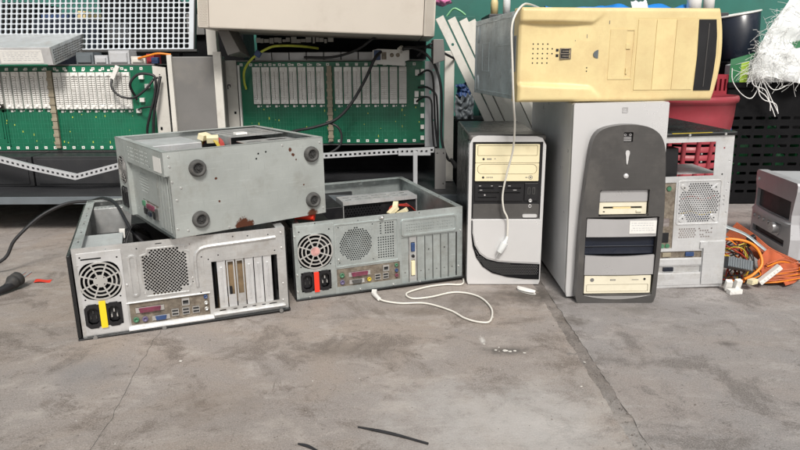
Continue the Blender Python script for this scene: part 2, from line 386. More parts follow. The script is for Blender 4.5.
# debris
db = MB()
def chipm(b, x, y, z, r, fl=.4):
    k = 7; a0 = random.random() * 6; top = []; bot = []
    for i in range(k):
        a = a0 + 2 * math.pi * i / k; rr = r * random.uniform(.6, 1.2)
        bot.append((x + rr * math.cos(a), y + rr * math.sin(a), z)); top.append((x + rr * .75 * math.cos(a), y + rr * .75 * math.sin(a), z + r * fl * random.uniform(.6, 1.2)))
    b.add(bot + top, [tuple(range(k, 2 * k))] + [(i, (i + 1) % k, k + (i + 1) % k, k + i) for i in range(k)])
for (x, y, r) in [(159, 1182, 2), (158, 1166, 2.4), (157, 1193, 1.6), (160, 1156, 2.6), (159, 1174, 2.2), (178, 1128, 4.5), (196, 1126, 6), (204, 1122, 4), (214, 1124, 5), (186, 1140, 2.5), (230, 1115, 3.5), (60, 1405, 3), (196, 1290, 3), (330, 1075, 3), (300, 985, 2.5), (-150, 1010, 2), (-400, 1090, 4)]:
    chipm(db, x, y, 0, r * .85, .18)
for i in range(34): chipm(db, random.uniform(-700, 900), random.uniform(820, 1750), 0, random.uniform(.4, 1.3), .2)
db.obj('paint_chips', 'chip', None, kind='stuff')
gr = MB()
for i in range(900):
    xx = random.gauss(335, 12) if random.random() < .3 else random.uniform(-700, 900)
    chipm(gr, xx, random.uniform(800, 1550), -.3, random.uniform(.5, 1.3) * (1.7 if random.random() < .06 else 1), .6)
gr.obj('grit', 'joint', None, kind='stuff')
sh = MB(); sh.grid(10, 5, lambda u, v: ((u - .5) * 52, (v - .5) * 22 * math.sqrt(max(.05, 1 - (2 * u - 1) ** 2)), 4 + 5 * math.sin(v * 3.14) + 2 * u), True)
sh.grid(10, 5, lambda u, v: ((u - .5) * 52, (.5 - v) * 22 * math.sqrt(max(.05, 1 - (2 * u - 1) ** 2)), 1), True)
o = sh.obj('plastic_shard', 'white', None); o.location = (.296, 1.445, 0); o.rotation_euler = (0, 0, R(-48)); tag(o, 'small white plastic shard on the concrete right of the black and silver tower', 'shard')
for (p, q, lab) in (((-64, 861), (38, 816), 'longer thin black stick lying in the foreground'), ((-146, 818), (-112, 796), 'short black stick end at the bottom edge of the picture')):
    b = MB(((p[0] + q[0]) / 2, (p[1] + q[1]) / 2, 0)); mx = ((p[0] + q[0]) / 2, (p[1] + q[1]) / 2 + 3, 2.4)
    b.tube([(p[0], p[1], 2.2), mx, (q[0], q[1], 2.2)], lambda t: 1.1 + 1.3 * math.sin(min(1, t * 1.4) * 2.6), 6)
    o = b.obj('stick', 'cable', None); o.location = Vector(b.o) * .001; tag(o, lab, 'stick', 'black sticks on the concrete')
b = MB((-889, 1538, 0)); b.grid(8, 3, lambda u, v: (-907 + 38 * u - 6 * v, 1528 + v * 22 + 5 * u, 2 + 2 * math.sin(u * 5 + v)), True)
o = b.obj('red_scrap', 'red'); o.location = (-.889, 1.538, 0); tag(o, 'small red plastic scrap on the floor beside the black mains plug', 'scrap')

# ------------------------------------------------------------------ shared computer parts
def fan(parent, cx, cz, R0, y=0, spokes=8, rings=4, hub='chrome', Mx=None, hubr=.3):
    g = MB(); rr = [R0 * (hubr + (1 - hubr) * q) for q in (.36, .68, 1.0)]
    for r in rr: g.plate(circ(cx, cz, r + 1.5, 36), [circ(cx, cz, r - 1.6, 36)], 1.6, y - 2.4)
    for k in range(spokes):
        a = 2 * math.pi * (k + .5) / spokes; ca, sa = math.cos(a), math.sin(a)
        p = lambda r, w_: (cx + r * ca - w_ * sa, cz + r * sa + w_ * ca)
        g.plate([p(R0 * hubr * .8, -1.6), p(R0 + 1.4, -1.4), p(R0 + 1.4, 1.4), p(R0 * hubr * .8, 1.6)], [], 1.4, y - 2.6)
    g.plate(circ(cx, cz, R0 * hubr, 28), [circ(cx + R0 * hubr * .55 * a_, cz + R0 * hubr * .55 * b_, 1.4, 8) for a_, b_ in ((1, 1), (1, -1), (-1, 1), (-1, -1))], 1.6, y - 2.9)
    go = g.obj('fan_grille', 'chrome', parent)
    if hub != 'chrome':
        c = MB(); c.plate(circ(cx, cz, R0 * hubr * .88, 24), [], .4, y - 3.4); c.obj('hub_label', hub, go)
    f = MB(); f.cyl((cx, y + 8, cz), (cx, y + 26, cz), R0 * .36, None, 20)
    for k in range(7):
        a = 2 * math.pi * k / 7
        def bl(u, v, a=a):
            rr = R0 * (.34 + .58 * u); aa = a + .55 * v + .25 * u
            return (cx + rr * math.cos(aa), y + 10 + 14 * v, cz + rr * math.sin(aa))
        f.grid(5, 4, bl, True)
    f.obj('fan_blades', 'black', parent)
def socket(parent, cx, cz, male, wd=30, ht=44):
    c = 8
    out = [(cx - wd / 2 + c, cz - ht / 2), (cx + wd / 2 - c, cz - ht / 2), (cx + wd / 2, cz - ht / 2 + c), (cx + wd / 2, cz + ht / 2 - c), (cx + wd / 2 - c, cz + ht / 2), (cx - wd / 2 + c, cz + ht / 2), (cx - wd / 2, cz + ht / 2 - c), (cx - wd / 2, cz - ht / 2 + c)]
    inn = [(cx + (x - cx) * .66, cz + (z - cz) * .68) for x, z in out]
    b = MB(); b.plate(out, [inn], 3.5, -3.5); b.plate(inn, [], 1, 6)
    o = b.obj('power_socket', 'black', parent, .6)
    p = MB()
    for dx, dz in ((0, 7), (-5, -4), (5, -4)):
        p.box((cx + dx - 1.1, -1 if male else 2, cz + dz - 3), (cx + dx + 1.1, 5.9, cz + dz + 3))
    p.obj('socket_pins', 'bright' if male else 'rubberd', o); return o
def port_block(parent, name, m, x0, z0, x1, z1, y=-3, depth=8, bev=.6):
    b = MB(); b.box((x0, y, z0), (x1, y + depth, z1)); return b.obj(name, m, parent, bev)
def usb_pair(parent, x, z, w=13, h=13):
    b = MB(); b.plate(rect(x - w / 2, z - h / 2, x + w / 2, z + h / 2), [rect(x - w / 2 + 1, z - h / 2 + 1.2, x + w / 2 - 1, z - .9), rect(x - w / 2 + 1, z + .9, x + w / 2 - 1, z + h / 2 - 1.2)], 9, -2)
    b.box((x - w / 2 + .5, 3, z - h / 2 + .5), (x + w / 2 - .5, 7.4, z + h / 2 - .5))
    o = b.obj('usb_ports', 'bright', parent)
    c = MB(); c.box((x - w / 2 + 1.2, 1.6, z - h / 2 + 1.4), (x + w / 2 - 1.2, 2.8, z + h / 2 - 1.4)); c.obj('port_opening', 'black', o)
def lan(parent, x, z, s=15):
    b = MB(); b.plate(rect(x - s / 2, z - s / 2, x + s / 2, z + s / 2), [rect(x - s / 2 + 2, z - s / 2 + 2, x + s / 2 - 2, z + s / 2 - 4)], 9, -2.2)
    o = b.obj('network_port', 'bright', parent); c = MB(); c.box((x - s / 2 + 1, 4, z - s / 2 + 1), (x + s / 2 - 1, 6.5, z + s / 2 - 1)); c.obj('port_opening', 'black', o)
def round_port(parent, m, x, z, r=5):
    b = MB(); b.lathe([(r, 0), (r, 3), (r * .55, 3), (r * .5, .5), (.01, .5)], (0, 0, 0), 16, Matrix.Translation((x, 0, z)) @ Matrix.Rotation(R(90), 4, 'X'))
    return b.obj('round_port', m, parent)
def dsub(parent, m, x, z, wd, ht=9):
    b = MB(); b.plate([(x - wd / 2 - 6, z - ht / 2 - 1), (x + wd / 2 + 6, z - ht / 2 - 1), (x + wd / 2 + 6, z + ht / 2 + 1), (x - wd / 2 - 6, z + ht / 2 + 1)], [], 1, -1)
    o = b.obj('port_shell', 'bright', parent)
    c = MB(); c.plate([(x - wd / 2 + 2, z - ht / 2), (x + wd / 2 - 2, z - ht / 2), (x + wd / 2, z + ht / 2), (x - wd / 2, z + ht / 2)], [], 4, -5); c.obj('port_insert', m, o, .4)
def rails(parent, W, Dp, H, m, inner=16, back=True, left=True, right=True, wall=1.5, h0=0, y0=1.3):
    """side walls of an open chassis with inward folded flanges carrying small round holes"""
    out = []
    for flag, x0, sgn in ((left, 0, 1), (right, W, -1)):
        if not flag: continue
        b = MB(); xa, xb = sorted((x0, x0 + sgn * wall)); b.box((xa, y0, h0), (xb, Dp, H))
        xa, xb = sorted((x0 + sgn * wall, x0 + sgn * inner))
        hol = [circ((xa + xb) / 2, yy, 2.4, 8) for yy in range(30, int(Dp) - 20, 38)]
        hol += [rect((xa + xb) / 2 - 1.5, yy - 6, (xa + xb) / 2 + 1.5, yy + 6) for yy in range(49, int(Dp) - 20, 76)]
        b.plate(rect(xa, y0 + 1, xb, Dp - 1), hol, 1.2, 0, HZ(H))
        out.append(b.obj('side_rail', m, parent))
    if back:
        b = MB(); b.plate(rect(0, h0, W, H), [rrect(W * .3, h0 + 30, W * .62, H - 30, 5)], 1.5, Dp)
        hol = [circ(xx, Dp - 10, 2.4, 8) for xx in range(30, int(W) - 20, 42)]
        b.plate(rect(1, Dp - 20, W - 1, Dp), hol, 1.2, 0, HZ(H))
        out.append(b.obj('front_frame', m, parent))
    return out

# ------------------------------------------------------------------ lower left case, lying on its side
c1 = thing('computer_case', 'opened desktop case lying flat at lower left, yellow sticker between its two mains sockets', 'computer case', (-.6234, 1.1888, 0), (.0158, -.0108, .3696), 'opened computer cases on the floor')
W1, D1, H1 = 407, 447, 185
def in_vent(x, z):
    return (124 < x < 207 and 82 < z < 157) or (138 < x < 193 and 72 < z < 166)
holes = []
for _r in range(26):
    for _c in range(13):
        _x = 124.5 + _c * 6.9 + (3.45 if _r % 2 else 0); _z = 74.5 + _r * 3.6
        if in_vent(_x, _z): holes.append(circ(_x, _z, 2.75, 4))
holes += [rect(8, 8, 84, 172), rect(89.5, 14, 243, 60), rect(253, 24, 388, 127)]
holes += [circ(x, z, 1.6, 8) for x, z in [(214, 170), (300, 176), (330, 174), (372, 172), (235, 140), (248, 133), (268, 140), (384, 136), (214, 90), (228, 64), (115, 172), (60, 178)]]
holes += [rect(150, 177, 162, 179), rect(262, 17, 275, 20), rect(290, 17, 298, 19.5), rect(310, 17, 318, 19.5), rect(330, 17, 338, 19.5), rect(350, 17, 358, 19.5), rect(366, 17, 382, 19.5)]
b = MB(); b.plate(rect(0, 3, W1, H1), holes, 1.2, 0); b.obj('rear_panel', 'steel', c1)
# raised pressings
b = MB(); b.plate(rrect(96, 74, 112, 160, 7), [rrect(99.5, 77.5, 108.5, 156.5, 4.5)], 2.4, -2.4)
b.obj('pressed_rib', 'steel', c1, 1.1)
b = MB(); b.tube([(223, -.3, 78), (222, -.3, 110), (223, -.3, 140), (229, -.3, 153), (245, -.3, 160), (300, -.3, 162), (350, -.3, 163.5), (387, -.3, 165)], 3.6, 10, 5); b.obj('pressed_rib', 'steel', c1)
b = MB(); b.plate([(121, 69), (208, 69), (208, 80), (213, 84), (213, 156), (204, 160), (204, 170), (132, 170), (130, 160), (118, 157), (118, 84), (121, 80)],
                  [[(124, 71.5), (205, 71.5), (205, 82), (210, 86), (210, 154), (201, 158), (201, 167.5), (135, 167.5), (133, 158), (121, 155), (121, 86), (124, 82)]], 1.6, -1.6); b.obj('vent_border', 'steel', c1, .6)
b = MB(); b.box((84, -9, 5), (250, -.3, 8.5)); b.box((250, -6, 10), (400, -.3, 13)); b.box((84, -3, 60.5), (246, -.3, 63)); b.obj('fold_lip', 'whitesteel', c1, .8)
# power supply
b = MB(); fx, fz = 44, 116
b.plate(rect(7, 6, 86, 174), [rrect(fx - 36.5, fz - 38, fx + 36.5, fz + 38, 24, 8), rect(12, 22, 42 - 6, 68), rect(47, 22, 76, 68)] + [rect(14, 160, 50, 163)] + [circ(a, c, 1.8, 8) for a, c in ((13, 80), (76, 80), (13, 166), (78, 160))], 1.2, -1.4)
b.obj('power_supply_panel', 'whitesteel', c1)
b = MB(); b.box((5, 30, 6), (88, 32, 172)); b.box((5, 2, 170), (88, 142, 172)); b.box((5, 2, 6), (6.5, 142, 170)); b.box((86.5, 2, 6), (88, 142, 170)); b.box((5, 140, 6), (88, 142, 170)); b.obj('power_supply', 'whitesteel', c1)
b = MB(); b.box((7, 28, 8), (86, 29.5, 170)); b.obj('power_supply_dark_sheet', 'matteblack', c1)  # black sheet stands in for the shade inside the closed supply
fan(c1, fx, fz, 37, -1.4, 8, 4, hubr=.34)
socket(c1, 23, 45, False, 30, 50); socket(c1, 61, 45, True, 30, 50)
b = MB(); b.plate(rrect(35.5, 20, 47.5, 76, 1), [], .8, -6.2); b.plate(rect(37, 24, 46, 72), [], 5, -5.4); b.obj('warning_sticker', 'yellow', c1)
# I/O area
b = MB(); b.plate(rect(88, 12, 245, 61.5), [rect(102, 37, 153, 50), rect(131, 17, 161, 28), rect(167, 22, 181, 37), rect(188, 22, 202, 37), rect(208, 22, 222, 37), rect(188, 41, 204, 57)], .9, 1.4); b.obj('io_shield', 'ioshield', c1)
dsub(c1, 'pink', 127, 44, 42, 9); dsub(c1, 'bluep', 146, 23, 22, 8)
round_port(c1, 'greenp', 99, 25, 5.5); round_port(c1, 'purple', 116, 24, 5.5)
for x in (174, 195, 215): usb_pair(c1, x, 29, 14, 14)
lan(c1, 196, 49, 15)
for z, m in ((54, 'bluep'), (41, 'greenp'), (28, 'pink')): round_port(c1, m if z == 54 else 'chrome', 236, z, 4)
b = MB(); b.plate(rect(122, 70, 210, 168), [circ(165, 119, 38, 32)], 24, 14); b.cyl((165, 16, 119), (165, 34, 119), 16, None, 20); b.box((122, 38.5, 70), (210, 40, 168)); b.obj('vent_fan_backing', 'matteblack', c1)  # black fan-shaped backing added so the vent holes read dark
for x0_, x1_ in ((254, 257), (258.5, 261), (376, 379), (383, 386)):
    b = MB(); b.box((x0_, 16, 20), (x1_, 170, 122)); b.obj('slot_dark_slab', 'matteblack', c1)  # black slabs added behind the slot gaps to make them dark
# expansion slots
xs = [253 + 8, 275, 295.5, 316, 336.5, 357, 377]
for k, x in enumerate([272, 291, 310, 329, 348, 367]):
    if k in (1, 2):
        b = MB(); b.plate(rect(x - 8.3, 22, x + 8.3, 128), [rect(x - 5.5, 50, x + 5.5, 122)], 1, 3); 
    else:
        b = MB(); b.plate(rect(x - 8.3, 22, x + 8.3, 128), [], 1, 3); b.plate(rect(x + 7, 22, x + 8.3, 128), [], 3, 0); b.tube([(x, 3, 36), (x, 3, 112)], 2.2, 8, 3)
    b.obj('slot_cover', 'whitesteel' if k not in (2,) else 'steel', c1)
b = MB(); b.plate(rect(280, 30, 322, 124), [], 1.6, 12); b.obj('circuit_card', 'pcbbrown', c1)
b = MB(); b.box((281, 8, 44), (292, 11, 66)); b.obj('card_socket', 'black', c1, .5)
screws([(10, 96), (9, 40), (399, 173), (399, 140), (398, 60), (396, 22), (238, 52), (8, 150), (90, 100), (214, 98), (122, 77), (207, 165)], 2.6, 0, 2, c1)
# shell
rails(c1, W1, D1, H1, 'steel', 18)
b = MB(); b.box((-9, -8, -1), (W1 + 3, D1 + 8, 4)); b.box((-9, -6, 4), (-2.5, D1 + 8, 174)); b.obj('black_cover', 'blackp', c1, 2)
b = MB(); b.box((W1 + .5, 4, 4), (W1 + 3, D1, 176)); b.obj('top_cover', 'blackp', c1, .8)
b = MB(); b.box((2, 3, 5), (W1 - 2, D1 - 2, 7)); b.obj('board_tray', 'innergrey', c1)
b = MB(); b.box((92, 8, 14), (330, 255, 16)); b.obj('motherboard', 'pcbbrown', c1)
b = MB(); b.box((100, 300, 8), (190, 444, 150)); b.box((20, 190, 8), (80, 300, 60)); b.obj('drive_cage', 'black', c1, 1)
b = MB(); b.plate([(20, 0), (84, 0), (84, 26), (20, 26)], [circ(x, z, 3, 8) for x in range(28, 84, 9) for z in (7, 18)], 1.2, 0, Matrix.Translation((0, 360, 0)) @ HZ(181)); b.box((20, 358, 120), (84, 360, 180)); b.obj('front_bracket', 'steel', c1)
b = MB()
for i in range(7): b.tube([(60 + i * 4, 200, 120), (75 + i * 5, 230, 150 + i * 2), (110 + i * 3, 270, 140), (150, 300 + i * 5, 100)], 1.4, 5, 5)
b.obj('internal_wires', 'cable', c1)
b = MB(); b.box((66, 205, 148), (78, 216, 168), Matrix.Rotation(R(4), 4, 'Y')); b.obj('white_plug', 'white', c1, 1)
b = MB()
for x, z in ((22, -2), (150, -2), (389, -2)): b.cyl((x, -11, 2), (x, -8, 2), 4.2, None, 12)
b.obj('cover_screws', 'midgrey', c1)['kind'] = 'stuff'

# ------------------------------------------------------------------ middle case, lying on its side
c3 = thing('computer_case', 'opened grey-green desktop case lying in the middle, red sticker between its mains sockets', 'computer case', (-.2345, 1.3941, .001), (.0109, -.0188, .3457), 'opened computer cases on the floor')
W3, D3, H3 = 412, 424, 180
holes = honey(101, 76, 184, 158, 5.4, 2.15, lambda x, z: (x - 143) ** 2 + (z - 117) ** 2 < 39 ** 2)
holes += [rect(x, z, x + 3.2, z + 3.2) for x in range(196, 236, 6) for z in list(range(76, 126, 6)) + list(range(134, 160, 6)) if not (z > 130 and x < 214 and x % 12 < 6)]
holes += [rect(7, 8, 89, 170), rect(95, 18, 249, 62), rect(254, 6, 398, 118)]
holes += [circ(x, z, 1.5, 8) for x, z in ((103, 160), (184, 160), (103, 76), (184, 76), (50, 176), (150, 172), (205, 172), (300, 175))]
b = MB(); b.plate(rect(0, 2, W3, H3), holes, 1.2, 0); b.obj('rear_panel', 'steel2', c3)
b = MB(); b.plate(rrect(93, 66, 246, 168, 3), [rrect(95.5, 68.5, 243.5, 165.5, 2)], 1.8, -1.8); b.obj('vent_border', 'steel2', c3, .7)
b = MB(); b.plate(rect(98, 70, 246, 166), [circ(143, 117, 37, 32)], 22, 12); b.cyl((143, 14, 117), (143, 32, 117), 17, None, 20); b.box((98, 34.5, 70), (246, 36, 166)); b.obj('vent_fan_backing', 'leadgrey', c3)  # fan-shaped backing added to keep the vent and square holes dark
b = MB(); b.plate(rrect(254, 122, 396, 163, 7), [rrect(258, 126, 392, 159, 5)], 3.5, -3.5)
b.plate(rrect(258, 126, 392, 159, 5), [circ(x + (z % 2) * 0, z, 1.7, 6) for x in range(268, 340, 6) for z in (134, 141, 148)] + [circ(x, z, 1.7, 6) for x in range(346, 386, 6) for z in (134, 141, 148) if (x + z) % 5], 1, -1.6)
b.obj('slot_clamp', 'steel2', c3, .8)
b = MB(); b.plate(rect(6, 5, 91, 173), [rrect(47 - 39, 112 - 40, 47 + 39, 112 + 40, 27, 8), rect(12, 18, 41, 64), rect(52, 18, 81, 64)] + [circ(a, c, 1.8, 8) for a, c in ((13, 78), (81, 78), (13, 160), (81, 160))], 1.2, -1.4); b.obj('power_supply_panel', 'steel2', c3)
b = MB(); b.box((5, 2, 168), (92, 142, 170)); b.box((5, 2, 5), (6.5, 142, 168)); b.box((90.5, 2, 5), (92, 142, 168)); b.box((5, 140, 5), (92, 142, 168)); b.obj('power_supply', 'black', c3)
b = MB(); b.box((7, 28, 8), (90, 29.5, 168)); b.obj('power_supply_dark_sheet', 'matteblack', c3)  # shade behind this fan is also a black sheet
fan(c3, 47, 112, 39, -1.4, 8, 4, 'fanpink', hubr=.3)
socket(c3, 26, 41, False, 30, 48); socket(c3, 66, 41, True, 30, 48)
b = MB(); b.plate(rrect(40.5, 16, 52, 64, 1), [], .8, -6.2); b.plate(rect(42, 20, 50, 60), [], 5, -5.4); b.obj('warning_sticker', 'red', c3)
b = MB(); b.plate(rect(94, 17, 250, 63), [rect(124, 39, 173, 51), rect(186, 24, 200, 38), rect(206, 24, 220, 38), rect(206, 42, 222, 58)], .9, 1.4); b.obj('io_shield', 'ioshield', c3)
dsub(c3, 'pink', 149, 45, 40, 9); dsub(c3, 'rubber', 142, 27, 24, 8)
round_port(c3, 'greenp', 107, 46, 5.5); round_port(c3, 'purple', 107, 29, 5.5); round_port(c3, 'yelloww', 172, 28, 5)
for x in (193, 213): usb_pair(c3, x, 31, 14, 14)
lan(c3, 214, 50, 15)
for z, m in ((54, 'greenp'), (41, 'bluep'), (28, 'pink')): round_port(c3, m, 240, z, 4)
for k, x in enumerate([263, 283.5, 304, 324.5, 345, 365.5, 386]):
    if k == 1:
        b = MB(); b.plate(rect(x - 9.4, 5, x + 9.4, 119), [rect(x - 5, 20, x + 5, 60), rect(x - 5, 80, x + 5, 104)], 1, 2.5); b.obj('slot_cover', 'steel', c3, label='slot plate of a fitted card with blue and white sockets')
        dd = MB(); dd.box((x - 4.6, -1, 82), (x + 4.6, 8, 102)); dd.obj('video_port', 'bluep', c3, .8)
        dd = MB(); dd.box((x - 4.6, -1, 22), (x + 4.6, 8, 58)); dd.obj('video_port', 'cream2', c3, .8)
        dd = MB(); dd.cyl((x, 2.5, 70), (x, -1.5, 70), 4, 3.6, 14); dd.obj('round_port', 'black', c3)
    else:
        b = MB(); b.plate(rect(x - 9.4, 5, x + 9.4, 119), [circ(x, 30, 1.5, 8)] + ([rect(x - 1.5, 80, x + 1.5, 84)] if k % 2 else []), 1, 2.5 + .0 * k); b.plate(rect(x - 9.6, 8, x - 8.2, 117), [], 2.2, .4); b.obj('slot_cover', 'steel2', c3)
rails(c3, W3, D3, H3, 'steel2', 15)
b = MB(); b.box((-3, -5, -1), (W3 + 4, D3 + 6, 3)); b.obj('black_cover', 'blackp', c3, 1.2)
b = MB(); b.box((-4, 3, 3), (-.5, D3, 170)); b.obj('side_cover', 'blackp', c3, .8)
b = MB(); b.box((2, 3, 3.5), (W3 - 2, D3 - 2, 5)); b.obj('board_tray', 'innergrey', c3)
b = MB(); b.box((98, 8, 12), (340, 235, 14)); b.obj('motherboard', 'pcbbrown', c3)
# drive cage inside
b = MB(); hol = [rrect(x, z, x + 18, z + 12, 4) for x in range(196, 380, 27) for z in (278, 304)]
b.plate(rect(184, 262, 396, 334), hol, 1.2, 0, HZ(157)); b.box((184, 262, 10), (186, 334, 155.5)); b.box((394, 262, 10), (396, 334, 155.5)); b.box((184, 260.5, 147), (396, 261.8, 157))
b.obj('drive_cage', 'whitesteel', c3)
b = MB(); b.plate(rect(187, 20, 393, 146), honey(193, 26, 292, 142, 8, 2.9), 1.2, 268); b.box((187, 276, 12), (393, 278, 144)); b.obj('cage_front', 'black', c3)
b = MB(); b.box((100, 240, 10), (178, 400, 150)); b.obj('disc_drive', 'black', c3, 1.5)
b = MB(); b.box((120, 402, 12), (390, 416, 120)); b.obj('front_fan', 'darkgrey', c3, 1.5)
b = MB()
for i in range(8):
    b.tube([(270 + i * 4, 170, 60), (290 + i * 4, 195 + i * 3, 138), (320 + i * 5, 215, 146 - i), (360, 230 + i * 3, 138), (400, 245, 100)], 1.5, 5, 5)
b.obj('internal_wires', 'redw', c3)
for (x, yv, z, ang) in ((300, 190, 138, 20), (322, 180, 134, -35), (312, 205, 144, 60)):
    b = MB(); b.box((-16, -7, -6), (16, 7, 6), Matrix.Translation((x, yv, z)) @ Matrix.Rotation(R(ang), 4, 'Z') @ Matrix.Rotation(R(-30), 4, 'Y')); b.obj('wire_plug', 'cream2', c3, 1.2)
screws([(4, 60), (3, 150), (3, 20), (407, 120), (30, 4), (150, 6), (300, 4), (402, 30), (101, 84), (232, 6)], 2.6, 0, 2, c3)
b = MB(); b.lathe([(0.01, 0), (6, 0), (6, 2), (3.5, 4), (3, 9), (.01, 9)], (0, 0, 0), 16, Matrix.Translation((206, -1, 174)) @ Matrix.Rotation(R(90), 4, 'X')); b.obj('thumb_screw', 'bright', c3)

# ------------------------------------------------------------------ case resting on the two others, its underside towards us
c2 = thing('computer_case', 'grey-green case resting on top of the two lying cases, four rubber feet and rust patches', 'computer case', (-.4453, 1.2195, .1934), (.0043, -.0147, .642))
W2, D2, H2 = 348, 339, 170
b = MB(); b.plate([(10, 0), (W2, 0), (W2, H2), (0, H2), (0, 126), (10, 122)], [circ(a, z, 2.2, 10) for a, z in ((190, 138), (195, 148), (212, 150))], 1.3, 0)
b.plate([(14, 0.5), (W2 - 1, .5), (W2 - 1, 6), (14, 6)], [], 16, 1.5)
b.obj('bottom_panel', 'steel3', c2)
for (x, z) in ((65, 133), (317, 135), (62, 31), (316, 34)):
    Mx = Matrix.Translation((x, 0, z)) @ Matrix.Rotation(R(90), 4, 'X')
    b = MB(); b.lathe([(17, 0), (17, 3), (16, 8), (13.5, 10.5), (10.5, 10.5), (9.5, 5), (.01, 5)], (0, 0, 0), 28, Mx); f = b.obj('rubber_foot', 'rubber', c2)
    b = MB(); b.cyl((x, -4.9, z), (x, -6.2, z), 9.2, None, 20); b.cyl((x, -6.2, z), (x, -8.5, z), 3.4, 2.8, 10)
    for k in range(6): a = k * math.pi / 3; b.cyl((x + 6 * math.cos(a), -6, z + 6 * math.sin(a)), (x + 6 * math.cos(a), -8, z + 6 * math.sin(a)), 1.5, 1.1, 6)
    b.obj('foot_stud', 'rubberd', f)
screws([(8 + 4, 141), (14, 111), (12, 160), (20, 75), (16, 18), (36, 12), (30, 98), (340, 158), (250, 160), (120, 5), (342, 12)], 2.4, 0, 1.6, c2)
# rear panel seen on the left
hol = [circ(293, 94, 31, 28)] + [rect(278, 14, 334, 62), rect(96, 60, 230, 116) if False else rect(92, 18, 200, 48)]
hol += honey(130, 62, 226, 108, 7, 2.6, lambda y, z: (y - 178) ** 2 / 1.8 + (z - 86) ** 2 < 24 ** 2)
hol += [rect(32, 20, 40, 112), rect(56, 88, 62, 106)] + [circ(y, z, 2, 8) for y, z in ((240, 20), (240, 110), (70, 12), (255, 60), (14, 60), (14, 100), (14, 20))]
b = MB(); b.plate(rect(0, 0, 262, 124), [h for h in hol if max(p[0] for p in h) < 262], 1.2, 10, VX(0)); b.box((0, 0, 122.8), (11.2, 262, 124)); b.box((0, 262, 0), (11.2, 263.2, 124))
b.plate(rect(0, 124, 262, H2), [circ(y, z, 2.2, 6) for y in range(100, 240, 9) for z in (134, 142, 150, 158) if (y * 7 + z * 3) % 4] + [rect(84, 128, 92, 134)], 1.2, 0, VX(0))
b.plate(rect(263.4, 0, D2, H2), [circ(298, 100, 31, 28), rect(280, 12, 326, 60)], 1.2, 0, VX(0))
b.obj('rear_panel', 'steel3', c2)
fanM = MB()
for r in (30, 23, 16):
    fanM.tube([(-1.2, 298 + r * math.cos(a), 100 + r * math.sin(a)) for a in [2 * math.pi * i / 28 for i in range(28)]], 1.3, 6, 1, True)
for k in range(6): a = k * math.pi / 3; fanM.tube([(-1.2, 298, 100), (-1.2, 298 + 31 * math.cos(a), 100 + 31 * math.sin(a))], 1.4, 6, 1)
fanM.cyl((-.5, 298, 100), (-2.4, 298, 100), 11, None, 18); fanM.obj('fan_grille', 'midgrey', c2)
b = MB(); b.box((16, 268, 8), (18, 336, 160)); b.cyl((12, 298, 100), (15, 298, 100), 12, None, 16); b.obj('power_supply_dark_sheet', 'black', c2)  # black sheet for the shade inside the supply, plus the fan hub
for y in (292, 314):
    b = MB(); b.plate([(y - 9, 14), (y + 9, 14), (y + 9, 50), (y + 4, 58), (y - 4, 58), (y - 9, 50)], [rect(y - 5, 22, y + 5, 46)], 4, -3, VX(0)); b.plate(rect(y - 5, 22, y + 5, 46), [], 1, 5, VX(0)); b.obj('power_socket', 'black', c2, .5)
b = MB(); b.plate(rrect(11, 128, 58, 157, 1), [], .5, -.8, VX(0)); b.obj('paper_label', 'paper', c2)
b = MB(); b.plate(rect(88, 14, 206, 52), [], 1, 12, VX(0)); b.obj('io_shield', 'ioshield', c2)
for (y, z, wd, ht, m) in ((140, 38, 44, 9, 'pink'), (176, 24, 16, 12, 'bright'), (150, 22, 20, 8, 'navy'), (116, 24, 12, 14, 'bright'), (100, 30, 8, 22, 'rubber'), (186, 40, 12, 10, 'greenp')):
    b = MB(); b.plate(rect(y - wd / 2 - 2, z - ht / 2 - 1.5, y + wd / 2 + 2, z + ht / 2 + 1.5), [], 3, 9, VX(0)); o_ = b.obj('port_shell', 'steel', c2, .4)
    b = MB(); b.plate(rect(y - wd / 2, z - ht / 2, y + wd / 2, z + ht / 2), [], 4, 5, VX(0)); b.obj('port_insert', m if m != 'bright' else 'black', o_, .4)
for k, y in enumerate((20, 38, 56, 74)):
    b = MB(); b.plate(rect(y - 7, 8, y + 7, 118), [rect(y - 2, 90, y + 2, 108)] if k % 2 else [], 1.4, 7.5, VX(0)); b.obj('slot_cover', 'steel3', c2, .4)
# top opening flanges, front end and contents
b = MB()
b.plate(rect(0, 0, W2, 12), [], 1.2, 0, HZ(H2)); b.plate(rect(0, 12.2, 13, D2), [], 1.2, 0, HZ(H2)); b.plate(rect(13.2, D2 - 12, W2, D2), [], 1.2, 0, HZ(H2)); b.plate(rect(W2 - 13, 12.2, W2, D2 - 12.2), [circ(W2 - 6, y, 2, 8) for y in range(30, 310, 30)], 1.2, 0, HZ(H2))
b.obj('opening_flange', 'steel3', c2)
b = MB(); b.box((W2 - 1.3, 1.5, 0), (W2, D2, H2 - 1.4)); b.box((1.3, D2 - 1.3, 2), (W2 - 1.5, D2, H2 - 1.4)); b.obj('front_frame', 'steel3', c2)
b = MB(); b.box((4, 3, -1), (W2 - 2, D2 - 1, .6)); b.obj('side_panel', 'blackp', c2)
b = MB(); b.box((20, 196, 20), (150, 336, 158)); b.obj('power_supply', 'whitesteel', c2, 1.5)
b = MB(); b.box((192, 150, 20), (340, 320, 146)); b.box((196, 100, 60), (340, 149, 148)); b.obj('dark_drive_fill', 'matteblack', c2, 1)  # drive box coloured black so the cage slots above look dark
